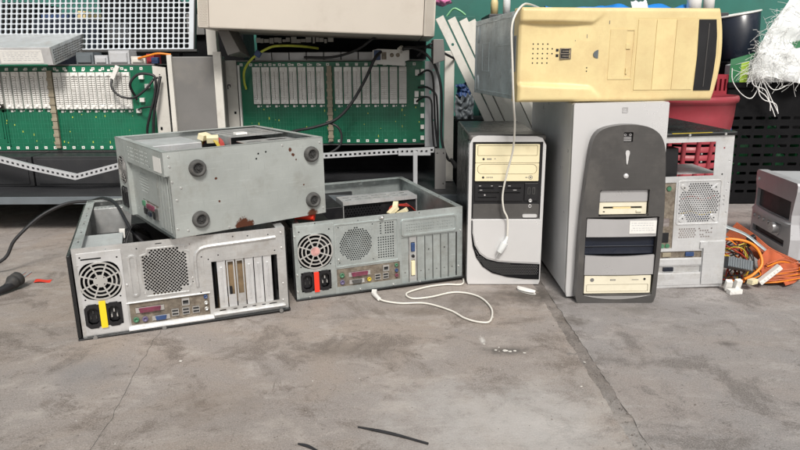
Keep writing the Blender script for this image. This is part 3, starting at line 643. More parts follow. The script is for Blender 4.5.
b = MB(); b.plate(rect(206, 168, 342, 322), [rrect(216, y, 262, y + 16, 4) for y in (182, 216, 250, 284)] + [rrect(278, y, 330, y + 13, 4) for y in (180, 212, 250, 284)], 1.3, 0, HZ(166)); b.plate(rect(212, 104, 336, 150), [rrect(222, 112, 258, 126, 3), rrect(276, 118, 326, 138, 3)], 1.3, 0, HZ(158)); b.box((206, 168, 120), (207.3, 322, 164.6)); b.obj('drive_cage', 'steel', c2, .6)
b = MB(); b.box((202, 120, 64), (246, 129.5, 150)); b.obj('cage_front', 'black', c2, 1)
b = MB(); b.box((250, 126, 66), (336, 129.6, 148)); b.obj('drive_end', 'darkgrey', c2, 1)
b = MB()
for i in range(6): b.tube([(150, 230 + i * 4, 120), (165 + i, 215, 160), (180 + i * 3, 190, 158), (196, 170 + i * 2, 110)], 1.7, 5, 5)
b.obj('internal_wires', 'redw', c2)
b = MB()
for i in range(3): b.tube([(150, 240 + i * 4, 110), (160 + i, 205, 165), (172 + i * 3, 180, 160), (190, 160 + i * 2, 110)], 1.7, 5, 5)
b.obj('internal_wires', 'yelloww', c2)
for (x, y, z, a) in ((160, 206, 168, 30), (172, 188, 163, -20)):
    b = MB(); b.box((-13, -8, -7), (13, 8, 7), Matrix.Translation((x, y, z)) @ Matrix.Rotation(R(a), 4, 'Z') @ Matrix.Rotation(R(20), 4, 'X')); b.obj('wire_plug', 'cream2', c2, 1)
b = MB(); b.box((240, 200, 163.5), (268, 222, 170), Matrix.Rotation(R(1), 4, 'Z')); b.obj('white_plug', 'white', c2, 2)
# red plug squeezed under its right end
rp = MB((-190, 1430, 190))
rp.tube([(-236, 1432, 190), (-215, 1425, 191), (-192, 1420, 190)], 8.5, 10, 4); rp.tube([(-240, 1440, 198), (-222, 1446, 199), (-200, 1450, 197)], 6, 8, 3)
o = rp.obj('red_plug', 'red', None); o.location = rp.o * .001; tag(o, 'red plug lying on the corner where the top case meets the middle one', 'plug')

# ------------------------------------------------------------------ black and silver tower
t2 = thing('computer_tower', 'small black and silver tower with two yellowed disc drives and a card reader', 'computer tower', (.1612, 1.5005, 0), (.0, .0, -.0229))
W, DD, H = 176, 425, 361
b = MB(); b.box((0, 34, 3), (W, DD, H - 3)); b.obj('body', 'blackp', t2, 5, seg=3)
b = MB(); b.plate([(3, 2), (W - 3, 2), (W, 12), (W, H - 22), (W - 9, H - 6), (W - 22, H - 2), (20, H), (8, H - 4), (0, H - 20), (0, 12)], [rect(7.5, 164, 169, 346.5)], 36, -2); b.obj('silver_bezel', 'silverw', t2, 5, seg=3)
b = MB(); b.plate(rect(7.8, 164.3, 168.7, 346.2), [], 24, 3); b.obj('bezel_back', 'black', t2)
b = MB(); b.box((-1, 2, 347.5), (W + 1, 60, 362.5)); b.obj('dark_shoulder', 'charcoal', t2, 6, seg=4)
def ddrive(z0, z1, m, rad, par):
    b = MB(); b.plate(rrect(14.5, z0, 161.5, z1, 1.5), [rrect(19, z0 + 16, 157, z1 - 2.5, rad)], 9, -3); d = b.obj('disc_drive', m, par, .7)
    b = MB(); b.plate(rrect(20, z0 + 17, 156, z1 - 3.5, max(1, rad - 1)), [], 6, -2.6); b.obj('drive_tray', m, d, 1.6)
    b = MB(); b.plate(circ(33, z0 + 8.5, 2.6, 12), [], 1, -3.6); b.obj('eject_button', 'black', d)
    return d
d = ddrive(298.5, 341, 'cream2', 2, t2)
b = MB()
for x in (41, 44.6, 48.2): b.plate(rect(x, 305.5, x + 3, 308.5), [], .3, -3.25)
b.plate(rect(58, 307, 61, 308.5), [], .3, -3.25); b.obj('drive_logo', 'print', d)
d = ddrive(255.5, 297.5, 'cream2', 11, t2)
b = MB()
for x in (41, 45, 49, 53): b.plate(rect(x, 262.5, x + 2.6, 265.5), [rect(x + .8, 263.3, x + 1.8, 264.7)], .3, -3.25)
b.plate(circ(143, 264, 5, 20), [circ(143, 264, 3.9, 18)], .3, -3.25); b.plate(circ(143, 264, 2.3, 14), [], .3, -3.25); b.plate(rect(131, 263, 136, 265), [], .3, -3.25); b.obj('drive_logo', 'midgrey', d)
b = MB(); b.plate(rrect(15, 208, 128, 248, 2), [rect(22, 237, 58, 240), rect(70, 238, 84, 240.5), rect(90, 237, 122, 240), rect(22, 226, 72, 229.5), rect(80, 226, 120, 229), rect(22, 215, 66, 217)], 5, -1.5); cr = b.obj('card_reader', 'black', t2, .6)
b = MB(); 
for (x, z, wd) in ((24, 243, 5), (52, 243, 4), (70, 242, 8), (92, 243, 6), (104, 233, 8), (26, 233, 6)): b.plate(rect(x, z, x + wd, z + 1.6), [], .3, -1.9)
b.plate(circ(38, 222, 2, 12), [], .5, -2); b.obj('slot_symbols', 'silverd', cr)
b = MB(); b.box((131, -1, 208), (162, 4, 250)); fp = b.obj('front_ports', 'black', t2, .8)
for x in (138, 149):
    b = MB(); b.plate(rect(x, 224, x + 6, 240), [rect(x + 1.2, 225.2, x + 4.8, 238.8)], 1, -2); b.obj('usb_port', 'rubber', fp)
for z in (208.5, 195):
    b = MB(); b.lathe([(4.2, 0), (4.2, 1.8), (2.2, 1.8), (2.1, .2), (.01, .2)], (0, 0, 0), 18, Matrix.Translation((145, -1 if z > 200 else 2, z)) @ Matrix.Rotation(R(90), 4, 'X')); b.obj('audio_jack', 'silverd', fp)
b = MB(); b.plate(rrect(11.5, 165, 166.5, 200, 2), [], 8, .5); b.obj('drop_flap', 'charcoal', t2, 1)
b = MB(); b.plate(rrect(128, 168, 162, 176, 3), [], 4, -3); b.obj('power_button', 'silverw', t2, 1.4)
b = MB(); b.plate([(12, 160), (13, 130), (19, 103), (31, 82), (48, 70), (72, 63), (110, 60), (172, 57), (172, 161), (168, 163), (14, 163)], [], 6, -4.5); b.obj('silver_door', 'silverw', t2, 2.2)
so_ = [(8, 161), (8.5, 128), (12, 98), (21, 70), (37, 47), (60, 31), (96, 21), (138, 16), (173.5, 15), (173.5, 53), (110, 56), (72, 59), (47, 66), (30, 78), (17, 100), (11, 130), (10.5, 161)]
def ins(x, z):
    c = False; n = len(so_)
    for i in range(n):
        (xa, za), (xb, zb) = so_[i], so_[i - 1]
        if (za > z) != (zb > z) and x < (xb - xa) * (z - za) / (zb - za) + xa: c = not c
    return c
b = MB(); b.plate(so_, honey(20, 28, 170, 100, 4.2, 1.5, lambda x, z: all(ins(x + dx, z + dz) for dx, dz in ((3, 0), (-3, 0), (0, 3), (0, -3))), 5), 2, -4.2); b.obj('intake_mesh', 'matteblack', t2)

# ------------------------------------------------------------------ big silver tower
t1 = thing('computer_tower', 'large silver tower with dark arched front, standing upright beneath the yellowed case', 'computer tower', (.3755, 1.3966, 0), (0, -.012, -.0093))
W, DD, H = 201, 466, 439
b = MB(); b.box((0, 14, 8), (W, DD, H)); b.obj('body', 'silverp', t1, 4, seg=3)
b = MB(); b.plate([(2, 6), (W - 2, 6), (W, 20), (W, H - 3), (W - 3, H), (3, H), (0, H - 3), (0, 20)], [], 13, .6); b.obj('silver_front', 'silverw', t1, 3, seg=3)
arch = [(19, 1), (60, -3), (110, -5), (155, -3), (190, 1), (195, 60), (197.5, 130), (198, 200), (195, 270), (191.5, 325), (186.5, 353), (175, 374), (155, 387.5), (132, 393), (110, 394.5), (88, 393.5), (63, 388.5), (46, 378.5), (36, 359), (32, 330), (26, 270), (21, 200), (18.5, 130), (18, 60)]
def smooth(P, n=3):
    o_ = []; m_ = len(P)
    for i in range(m_):
        a, b_, c, d_ = [Vector(P[(i + k) % m_]) for k in (-1, 0, 1, 2)]
        for k in range(n):
            t = k / n; q = .5 * ((2 * b_) + (c - a) * t + (2 * a - 5 * b_ + 4 * c - d_) * t * t + (3 * b_ - a - 3 * c + d_) * t ** 3); o_.append((q.x, q.y))
    return o_
arch = smooth(arch)
bays = [[(57, 199), (164, 199), (163, 256), (58, 256)], [(32, 19), (184, 19), (186, 60), (187.5, 120), (188, 196), (31, 196), (30.5, 120), (31, 60)]]
b = MB(); b.plate(arch, bays + [rrect(100, 358, 120, 379, 2)], 27, -26); bz = b.obj('arched_bezel', 'charcoal', t1, 6, seg=3)
b = MB(); b.box((30, -3, 16), (190, .4, 258)); b.obj('bay_back', 'black', t1)
b = MB(); b.box((100.5, -20, 358.5), (119.5, -6, 378.5)); u_ = b.obj('front_ports', 'black', bz)
b = MB()
for x in (104.5, 115.5): b.plate(circ(x, 373, 2.6, 12), [circ(x, 373, 1.5, 10)], 1, -21.5)
for z in (360, 363.4, 366.8): b.plate(rect(102, z, 118, z + 1.6), [], 1, -21)
b.obj('port_rims', 'silverd', u_)['kind'] = 'stuff'
b = MB(); b.plate([(107.5, 322), (107, 328), (105.5, 334), (106, 339), (108.5, 341), (111.5, 341), (114, 339), (114.5, 334), (113, 328), (112.5, 322), (111.5, 314), (110.5, 311), (109.5, 311), (108.5, 314)], [], 4, -28.4); b.obj('power_button', 'silverw', bz, 1)
b = MB(); b.lathe([(5.6, 0), (5.4, 1.6), (4, 2.8), (.01, 3.2)], (0, 0, 0), 20, Matrix.Translation((110, -26, 286)) @ Matrix.Rotation(R(90), 4, 'X')); b.obj('reset_button', 'silverw', bz)
b = MB(); b.plate(rrect(102, 417, 114, 429, 1.5), [rrect(103.6, 418.6, 112.4, 427.4, 1)], 1, -.2); b.plate(rect(105, 420, 107, 426), [], .8, 0); b.plate(rect(109, 420, 111, 426), [], .8, 0); b.obj('embossed_emblem', 'silverd', t1)
# bays
def bowed(name, m, x0, z0, x1, z1, y, bow, par, th=6, sag=3):
    b = MB()
    def f(u, v): return (x0 + (x1 - x0) * u, y - bow * math.sin(math.pi * u), z0 + (z1 - z0) * v - sag * math.sin(math.pi * u) * (v))
    b.grid(16, 4, f, True); b.grid(16, 1, lambda u, v: (f(u, 1)[0], f(u, 1)[1] + th * v, f(u, 1)[2])); b.grid(16, 1, lambda u, v: (f(u, 0)[0], f(u, 0)[1] + th * (1 - v), f(u, 0)[2]))
    b.grid(1, 4, lambda u, v: (x0, y + th * (1 - u), z0 + (z1 - z0) * v)); b.grid(1, 4, lambda u, v: (x1, y + th * u, z0 + (z1 - z0) * v))
    return b.obj(name, m, par)
b = MB(); b.plate(rrect(59.5, 229, 161.5, 254, 1.5), [], 14, -20); b.obj('bay_cover', 'silverd', t1, 1.5)
b = MB(); b.plate(rrect(59.5, 201, 161.5, 228, 1.2), [rect(68, 213, 152, 218)], 13, -18); fd = b.obj('floppy_drive', 'cream3', t1, 1)
b = MB(); b.box((66, -10, 211), (154, -8, 220)); b.obj('disc_slot', 'rubberd', fd)
b = MB(); b.box((90, -17.4, 212.6), (128, -12, 217)); b.obj('slot_flap', 'cream', fd, .6)
b = MB(); b.box((139, -20.5, 205), (151, -17, 210)); b.obj('eject_button', 'cream3', fd, .8)
b = MB(); b.box((68, -18.6, 206), (72, -17.8, 208)); b.obj('drive_light', 'black', fd)
bc = bowed('bay_cover', 'silverd', 34, 151, 186, 193, -21, 2.5, t1)
b = MB(); b.plate(rrect(126, 158, 184, 187, 1), [], .5, -24.3); st = b.obj('paper_sticker', 'paper', bc)
b = MB()
for k, (x0, z) in enumerate([(130, 181), (130, 176), (133, 170), (130, 165)]):
    x = x0
    while x < 176: wv = random.uniform(2.5, 7); b.plate(rect(x, z, x + wv, z + 1.1), [], .2, -24.6); x += wv + random.uniform(1.4, 3)
b.obj('faint_print', 'stereol', st)['kind'] = 'stuff'
b = MB(); b.box((33, -10, 108), (187, -2, 150)); b.box((33, -14, 127), (187, -10, 129)); b.box((33, -13, 146), (187, -10, 150)); b.obj('empty_bay', 'navy', t1, 1)
bowed('bay_cover', 'silverd', 33.5, 64, 185.5, 109, -22, 2.5, t1)
b = MB(); b.plate(rrect(35, 20.5, 182, 61.5, 1.5), [rrect(40, 24, 177, 41, 2)], 14, -21); od = b.obj('disc_drive', 'cream3', t1, 1)
b = MB(); b.plate(rrect(41, 25, 176, 40, 1.5), [], 8, -20.4); b.obj('drive_tray', 'cream3', od, 1.6)
b = MB(); b.plate(circ(168, 53, 2.6, 14), [], 1, -21.8); b.obj('eject_button', 'black', od)
b = MB(); b.plate(circ(52, 52, 4.4, 18), [], .5, -21.4); b.plate(rect(92, 50, 104, 53), [rect(94, 51, 102, 52)], .4, -21.4); b.plate(rect(140, 51, 155, 52.2), [], .4, -21.4); b.obj('drive_logo', 'midgrey', od)
b = MB(); b.grid(16, 1, lambda u, v: (34 + 148 * u, -26.6 - 1.5 * math.sin(math.pi * u) + 3 * v, 19 - 9 * math.sin(math.pi * u) * (1 - v) - 2 * (1 - v)), True); b.obj('lower_lip', 'midgrey', bz)

# ------------------------------------------------------------------ yellowed case lying across the tower
bg_ = thing('computer_case', 'yellowed cream desktop case lying on its side on top of the silver tower', 'computer case', (.2477, 1.4027, .4420), (0, .0027, .1095))
W, DD, H = 430, 417, 191
def edge_x(z):   # right end bulges
    t = (z - 95) / 95; return 431 + 14 * (1 - t * t)
def sm(a, b_, x): t = max(0, min(1, (x - a) / (b_ - a))); return t * t * (3 - 2 * t)
def front(u, v):
    z = v * H
    x = u * (edge_x(z)) if u <= 1 else 0
    zt = 166 - 2 * x / 170 + 18 * sm(150, 182, x); zb = 33 - 8 * x / 170 - 18 * sm(150, 182, x)
    inn = min(sm(0, 9, zt - z), sm(0, 9, z - zb)) if x < 186 else 1
    dent = 13 * inn * (1 - sm(140, 186, x)) * (.55 + .45 * math.sin(min(1, x / 140) * math.pi))
    edge = min(x, edge_x(z) - x, z, H - z); rd = 8 * (1 - math.sqrt(max(0, 1 - (1 - min(1, edge / 8)) ** 2)))
    return (x, -14 + dent + rd - 2 * sm(180, 190, x), z)
b = MB(); b.grid(150, 66, front)
def rimf(k):
    pts = []
    for i in range(61): pts.append((front(0 + i / 60, 0)))
    for i in range(1, 41): pts.append(front(1, i / 40))
    for i in range(1, 61): pts.append(front(1 - i / 60, 1))
    for i in range(1, 40): pts.append(front(0, 1 - i / 40))
    return pts
P_ = rimf(0); n_ = len(P_)
b.add(P_ + [(p[0], 34, p[2]) for p in P_], [(i, n_ + i, n_ + (i + 1) % n_, (i + 1) % n_) for i in range(n_)], True)
b.obj('cream_front', 'cream', bg_)
b = MB(); b.box((3, 34.5, 3), (W - 3, DD, H - 3)); b.obj('metal_body', 'bluezinc', bg_, 1.5)
b = MB(); b.plate(rrect(44, 10, DD - 12, H - 12, 5), [rrect(47, 13, DD - 15, H - 15, 4)], 1.4, 1.7, VX(0)); b.plate(rrect(52, 118, 190, 124, 3), [], 1, 2, VX(0)); b.plate(rect(260, 60, 330, 130), [rect(262, 62, 328, 128)], .6, 2.4, VX(0)); b.obj('side_pressing', 'bluezinc', bg_, .6)
for (y, z) in ((376, 152), (56, 164), (52, 49), (377, 29)):
    b = MB(); b.lathe([(15, 0), (13, 2.4), (8, 3.4), (.01, 3.6)], (0, 0, 0), 20, Matrix.Translation((3.2, y, z)) @ Matrix.Scale(1.5, 4, (0, 0, 1)) @ Matrix.Rotation(R(-90), 4, 'Y')); b.obj('pressed_dimple', 'bluezinc', bg_)
b = MB(); b.box((-2, 14, 62), (2.6, 33, 136)); b.obj('side_latch', 'leadgrey', bg_, 1)
def fy(x, z): return front(x / edge_x(z), z / H)[1]
b = MB()
for (x, z) in [(31 + i * 10.6, 80 + j * 9.6) for i in range(4) for j in range(5)] + [(73, 99), (73, 108.8)]: b.cyl((x, 4, z), (x, fy(x, z) - .15, z), 1.7, None, 8)
sp = b.obj('speaker_holes', 'black', bg_); sp['kind'] = 'stuff'
for z in (95, 106):
    b = MB(); b.box((81, fy(84, z) - .4, z - 3), (87, 2, z + 3)); b.obj('indicator_light', 'black', bg_, .4)
b = MB(); b.plate(rect(89, 88, 113, 110), [rect(91, 90, 111, 98), rect(91, 100, 111, 108)], 2.4, fy(100, 99) - 2.6); ub = b.obj('front_ports', 'ioshield', bg_, .4)
b = MB(); q_ = fy(100, 99); b.box((90, q_ - .9, 89), (112, q_ + 4, 109)); b.obj('port_opening', 'black', ub); b = MB(); b.box((94, q_ - 2, 93), (108, q_ - .91, 95)); b.box((94, q_ - 2, 103), (108, q_ - .91, 105)); b.obj('port_tongues', 'ioshield', ub)
b = MB(); b.plate([(173, 88), (173, 107)] + [(173 - 14 * math.sin(a), 97.5 + 9.5 * math.cos(a)) for a in [math.pi * i / 12 for i in range(1, 12)]], [], 12, fy(165, 97) - 1); b.obj('power_button', 'leadgrey', bg_, 1)
b = MB()
for (x, z, r_) in ((148, 63, 1.6), (148, 70, 1.6)): b.cyl((x, 0, z), (x, fy(x, z) - .15, z), r_, None, 8)
b.obj('pin_holes', 'black', bg_)['kind'] = 'stuff'
b = MB(); b.box((144, fy(145, 134) - .2, 130), (145.4, -1, 138)); b.box((187, -16.3, 158), (188.4, -12, 165)); b.box((120, fy(121, 125) - .2, 124), (121.4, -1, 126.4)); b.obj('scuff_marks', 'print', bg_, .3)['kind'] = 'stuff'
# floppy bay and covers standing on the raised right half
b = MB(); b.plate(rrect(191, 46, 244, 148, 1), [rect(227, 49, 242, 145)], 3, -17); fb = b.obj('floppy_bay', 'cream', bg_, .8)
b = MB(); b.plate(rect(227.3, 49.3, 241.7, 144.7), [rect(232, 54, 237, 140)], 3, -15.6); b.box((229, -18.6, 57), (232.5, -14, 69)); b.box((226, -18.2, 108), (236, -14, 118)); b.obj('drive_face', 'cream', fb, .4)
b = MB(); b.box((231, -12.8, 52), (238, -12.3, 142)); b.obj('disc_slot', 'ioshield', fb)
for (x0, x1) in ((250, 289.4), (290.6, 333.4), (334.6, 379)):
    b = MB(); b.plate([(x0, 24), (x1 + (2 if x1 > 378 else 0), 24), (x1 + (4 if x1 > 378 else 0), 90), (x1, 168), (x0, 168)], [], 4, -17.4); b.obj('bay_cover', 'cream', bg_, 1.3)
b = MB(); b.plate([(385, 22), (423, 22), (426.5, 60), (428, 95), (426, 135), (421, 168), (383, 168), (386.5, 95)], [], 4, -17.6); bb = b.obj('black_bay', 'black', bg_, .8)
b = MB(); b.box((405, -18.6, 30), (407, -17.3, 160)); b.obj('tray_seam', 'charcoal', bb, .3)
b = MB(); b.plate([(246.5, 20), (430, 20), (434, 95), (430, 171.5), (246.5, 171.5)], [[(248.5, 22), (428, 22), (432, 95), (428, 169.5), (248.5, 169.5)]], 2, -16.3); b.obj('bay_surround', 'cream', bg_, .5)

# hanging white cable with its clear plug
b = MB((238, 1420, 120)); b.tube([(330, 1560, 640), (275, 1440, 642), (252, 1395, 636), (234, 1372, 615), (227, 1366, 587), (231, 1368, 528), (238, 1378, 447), (249, 1415, 392), (253, 1450, 333), (245, 1468, 281), (238, 1478, 227), (242, 1480, 191), (252, 1482, 167), (253, 1482, 124)], 2.3, 8, 6)
wc = thing('hanging_cable', 'grey white cable hanging over the yellowed case and down the black and silver tower', 'cable', b.o * .001); b.obj('cord', 'wcable', wc)
b = MB(b.o); b.tube([(253, 1482, 126), (250, 1482, 116), (246, 1482, 108)], lambda t: 3 + 3 * t, 8, 3); b.tube([(247, 1481, 110), (240, 1480, 97), (235, 1480, 88)], lambda t: 9 - 2 * t, 12, 3); b.obj('plug_body', 'polythene', wc)
b = MB(b.o); b.tube([(236, 1480, 90), (230, 1480, 80), (227, 1480, 73)], 1.6, 6, 2); b.tube([(241, 1480, 88), (236, 1480, 80)], 1.6, 6, 2); b.obj('plug_pins', 'bright', wc)

# white lead on the floor
U = [(-62, 1440, 5), (-46, 1387, 5), (-1, 1367, 3.5), (55, 1366, 3.5), (107, 1323, 3.5), (135, 1277, 3.5), (164, 1255, 3.5), (186, 1262, 3.5), (198, 1333, 3.5), (178, 1409, 3.5), (128, 1437, 3.5), (67, 1405, 3.5), (26, 1398, 3.5), (15, 1432, 3.5), (59, 1472, 3.5), (108, 1492, 3.5), (150, 1495, 3.5), (157, 1560, 3.5)]
uc = thing('charging_lead', 'thin white lead looping over the concrete in front of the small black tower', 'cable', (-.0, 1.40, 0))
b = MB((0, 1400, 0)); b.tube(U, 2.1, 8, 7); b.obj('cord', 'wcable', uc)
b = MB((0, 1400, 0)); b.tube([(-48, 1388, 6), (-56, 1408, 6), (-61, 1425, 6)], lambda t: 4.5 + 1.5 * t, 10, 3, False); b.box((-67, 1424, 2.5), (-55, 1446, 9)); b.obj('plug', 'white', uc, 1)

# black mains lead at the left, its plug on the floor
ml = thing('mains_lead', 'black mains lead arching in from the left edge into the lower left case', 'cable', (-.93, 1.6, 0))
b = MB((-930, 1600, 0)); b.tube([(-1250, 1500, 4), (-1150, 1560, 6), (-1028, 1600, 34), (-993, 1620, 87), (-943, 1650, 137), (-897, 1672, 163), (-857, 1680, 173), (-813, 1675, 176), (-752, 1620, 195), (-695, 1560, 192), (-632, 1480, 150), (-590, 1450, 120)], 4.2, 8, 6); b.obj('cord', 'cable', ml)
mp_ = thing('mains_plug', 'black two pin mains plug lying on the concrete at the far left', 'plug', (-.925, 1.49, 0))
b = MB((-925, 1490, 0)); b.tube([(-1120, 1290, 5), (-1020, 1350, 5), (-965, 1400, 6), (-938, 1440, 10)], 4.2, 8, 5); b.tube([(-942, 1432, 11), (-932, 1455, 13), (-926, 1478, 17)], lambda t: 7 + 5 * t, 10, 3); b.obj('cord', 'cable', mp_)
b = MB((-925, 1490, 0)); b.lathe([(.01, -8), (7, -8), (9, 0), (13, 6), (17, 12), (17, 17), (15.5, 19), (17, 21), (17.5, 32), (15, 35), (.01, 35)], (0, 0, 0), 20, Matrix.Translation((-930, 1466, 18)) @ Matrix.Rotation(R(-78), 4, 'X') @ Matrix.Rotation(R(14), 4, 'Y')); b.obj('plug_body', 'rubberd', mp_)
b = MB((-925, 1490, 0))
for dx in (-7, 8): b.cyl((-922 + dx, 1494, 23), (-914 + dx, 1524, 30), 2.6, None, 10)
b.obj('plug_pin', 'bright', mp_)

# ------------------------------------------------------------------ teal wall far behind
wl = MB((0, 3100, 0)); wl.box((-6000, 3100, -12), (6000, 3240, 2300)); wall = wl.obj('teal_wall', 'teal', None, 3); wall.location = (0, 3.1, 0); wall['kind'] = 'structure'

# ------------------------------------------------------------------ telecom card racks
def connector_mesh():
    b = MB(); b.plate([(-13, -62), (13, -62), (13, 62), (-13, 62)], [rect(-11.8, -47, 11.8, 47)], 11, -11)
    b.box((-11.7, -3, -46.9), (11.7, 0, 46.9))
    for i in range(13): z = -42.6 + i * 7.1; b.box((-11, -11.6, z - 2.3), (-1.2, -2.6, z + 2.3)); b.box((1.2, -11.6, z - 2.3), (11, -2.6, z + 2.3))
    for s in (-1, 1):
        b.box((-5, -14, s * 54 - 4), (5, -11, s * 54 + 4)); b.cyl((0, -14, s * 54), (0, -15.5, s * 54), 3.2, None, 8)
        b.box((-12.4, -12.6, s * 50 - 1), (12.4, -11, s * 50 + 1))
    return b
def rack(org, label, x0, x1, z0, z1, cols, strips, name='card_rack'):
    t = thing(name, label, 'card rack', Vector(org) * .001, (0, 0, 0), 'card racks standing at the back')
    y = 2300
    b = MB(org); b.box((x0, y, z0), (x1, y + 4, z1)); b.obj('circuit_board', 'pcb', t, .6)
    proto = None
    for (cx, cz) in cols:
        p = (cx - org[0], y - org[1], cz - org[2])
        if proto is None:
            proto = connector_mesh().obj('connector', 'connw', t); proto.location = Vector(p) * .001
        else: inst(proto, t, p)
    for sx in strips:
        b = MB(org); b.box((sx - 8, y - 12, z0 + 8), (sx + 8, y - .5, z1 - 14))
        for k in range(9): z = z0 + 20 + k * (z1 - z0 - 40) / 9; b.box((sx - 10, y - 15, z), (sx + 10, y - 12, z + 10))
        b.obj('stiffener', 'tan', t, .8)
    b = MB(org); n = int((x1 - x0) / 33)
    for i in range(n + 1):
        x = x0 + 14 + i * 33
        if x > x1 - 8: break
        for z in (z0 + 9, z1 - 9): b.plate(rect(x - 5, z - 4.5, x + 5, z + 4.5), [rect(x - 2, z - 1.8, x + 2, z + 1.8)], 1.4, y - 1.6)
    for (cx, cz) in cols:
        b.box((cx - 4, y - 2, cz - 74), (cx + 4, y - .3, cz - 67)); b.box((cx + 8, y - 2, cz - 72), (cx + 11, y - .3, cz - 68))
        b.box((cx - 5, y - 2, cz + 66), (cx + 4, y - .3, cz + 72))
    o = b.obj('solder_pads', 'connw', t); o['kind'] = 'stuff'
    b = MB(org)
    for i in range(26):
        x = random.uniform(x0 + 20, x1 - 20); z = random.uniform(z0 + 20, z0 + 125); b.box((x, y - 1, z), (x + random.uniform(1.5, 3), y - .2, z + random.uniform(1.5, 9)))
    o = b.obj('small_components', 'ygreen', t); o['kind'] = 'stuff'
    b = MB(org)
    for (cx, cz) in cols:
        for k in range(3):
            x = cx - 9 + k * 9; zb = z0 + 16 + 14 * ((k * 5 + int(cx)) % 3); b.box((x - .6, y - .7, zb), (x + .6, y - .2, cz - 76))
            b.box((x - 1.8, y - .9, zb - 3), (x + 1.8, y - .2, zb))
    for k in range(6): b.box((x0 + 16, y - .5, z0 + 24 + k * 17), (x1 - 60, y - .2, z0 + 24.8 + k * 17))
    o = b.obj('board_traces', 'trace', t); o['kind'] = 'stuff'
    # cage behind the board
    b = MB(org); b.box((x0 - 4, y + 5, z0 - 6), (x1 + 4, y + 260, z0 - 2)); b.box((x0 - 4, y + 255, z0 - 2), (x1 + 4, y + 260, z1 + 2)); b.box((x0 - 4, y + 5, z1 + 2), (x1 + 4, y + 260, z1 + 6)); b.obj('cage', 'midgrey', t)
    return t
colL = [(-1381 - 31.5 * i, 440) for i in range(3)] + [(-1381 + 31.8 * i, 440) for i in range(6)] + [(-1174 + 29.4 * i + 0, 437) for i in range(9)]
orgL = (-1200, 2420, 124)
rl = rack(orgL, 'green circuit board rack with white connector columns at the left, under the silver power supply', -1560, -846, 232, 520, colL, [-1200])
rl_parts = rl
colR = [(-490 + 31.2 * i, 451) for i in range(8)] + [(-209 + 31.6 * i, 450) for i in range(8)]
orgR = (-230, 2420, 124)
rr = rack(orgR, 'green circuit board rack with white connector columns in the middle, under the cream cabinet', -556, 88, 250, 530, colR, [-240])
# side ears
b = MB(orgL); b.plate([(-845, 236), (-800, 236), (-800, 514), (-845, 520)], [rect(-838, 424, -830, 430), rrect(-836, 300, -828, 312, 2), circ(-822, 490, 2.4, 8), circ(-822, 260, 2.4, 8)], 3, 2292); b.obj('side_ear', 'offwhite', rl, .6)
b = MB(orgR); b.plate(rect(-612, 240, -557, 536), [rrect(-574, 355, -566, 364, 1), rrect(-592, 452, -580, 456, 1), rect(-592, 440, -588, 452), rect(-584, 446, -580, 452), circ(-600, 520, 2.4, 8)], 3, 2290); b.obj('side_ear', 'offwhite', rr, .6)
b = MB(orgR); b.box((-553, 2286, 250), (-546, 2299, 520)); b.obj('board_clip', 'white', rr, .5)
b = MB(orgR); b.plate(rect(89, 238, 140, 530), [circ(118, 500, 3, 8), circ(118, 330, 3, 8), circ(118, 270, 3, 8), rect(104, 420, 110, 432)], 3, 2290); b.obj('side_ear', 'stereol', rr, .6)
b = MB(orgR)
for i in range(7): b.box((74, 2290, 262 + i * 38), (86, 2299, 276 + i * 38))
b.obj('edge_terminals', 'connw', rr)['kind'] = 'stuff'
b = MB(orgR); b.box((152, 2230, 124), (184, 2262, 562)); b.obj('upright', 'offwhite', rr, 1.2)
for k in range(7):
    b = MB(orgR); x0 = -500 + k * 60; b.box((x0, 2332, 532), (x0 + 57, 2350, 562)); b.obj('guide_block', 'stereol', rr, 1)
b = MB(orgR); b.box((-520, 2470, 537), (100, 2474, 640)); b.obj('cavity_dark_panel', 'matteblack', rr)  # black panel added to darken the cavity under the cream cabinet
b = MB(orgR)
x = -516
while x < -240: wv = random.uniform(6, 20); b.box((x, 2440, 598 + random.uniform(-3, 3)), (x + wv, 2446, 612 + random.uniform(-3, 6))); x += wv + random.uniform(0, 5)
b.obj('terminal_strip', 'offwhite', rr)['kind'] = 'stuff'
# gangways on the left rack top: grey modules behind the power supply
for (x0, x1, z1, m) in ((-1120, -1060, 566, 'leadgrey'), (-1056, -1010, 556, 'stereol'), (-1006, -935, 572, 'stereol'), (-930, -880, 552, 'offwhite'), (-876, -850, 560, 'reddark')):
    b = MB(orgL); b.box((x0, 2330, 526), (x1, 2400, z1)); b.box((x0 + 6, 2322, 532), (x1 - 6, 2330, z1 - 8)); b.obj('small_module', m, rl, 1.2)
b = MB(orgL); b.box((-855, 2316, 527), (-832, 2335, 548)); b.obj('blue_plug', 'bluep', rl, 1.5)
b = MB(orgL); b.tube([(-900, 2320, 545), (-860, 2300, 552), (-820, 2290, 560), (-780, 2300, 556)], 4, 6, 4); b.obj('orange_lead', 'orangew', rl)
b = MB(orgL)
b.tube([(-967, 2290, 512), (-973, 2262, 480), (-972, 2250, 448), (-948, 2250, 421), (-904, 2250, 414), (-861, 2250, 440), (-834, 2262, 473), (-826, 2280, 480)], 4, 8, 5)
b.obj('loop_lead', 'cable', rl)
b = MB(orgL); b.tube([(-905, 2285, 407), (-910, 2250, 457), (-883, 2250, 490), (-846, 2250, 493), (-823, 2250, 480), (-829, 2250, 424), (-852, 2250, 357), (-872, 2262, 299), (-870, 2275, 240), (-868, 2280, 130)], 4.5, 8, 5); b.tube([(-812, 2270, 485), (-822, 2256, 430), (-838, 2256, 370), (-850, 2262, 300), (-852, 2270, 200)], 5, 8, 5); b.tube([(-905, 2288, 372), (-880, 2262, 380), (-850, 2260, 384)], 3, 6, 4)
b.obj('loop_lead', 'cable', rl)
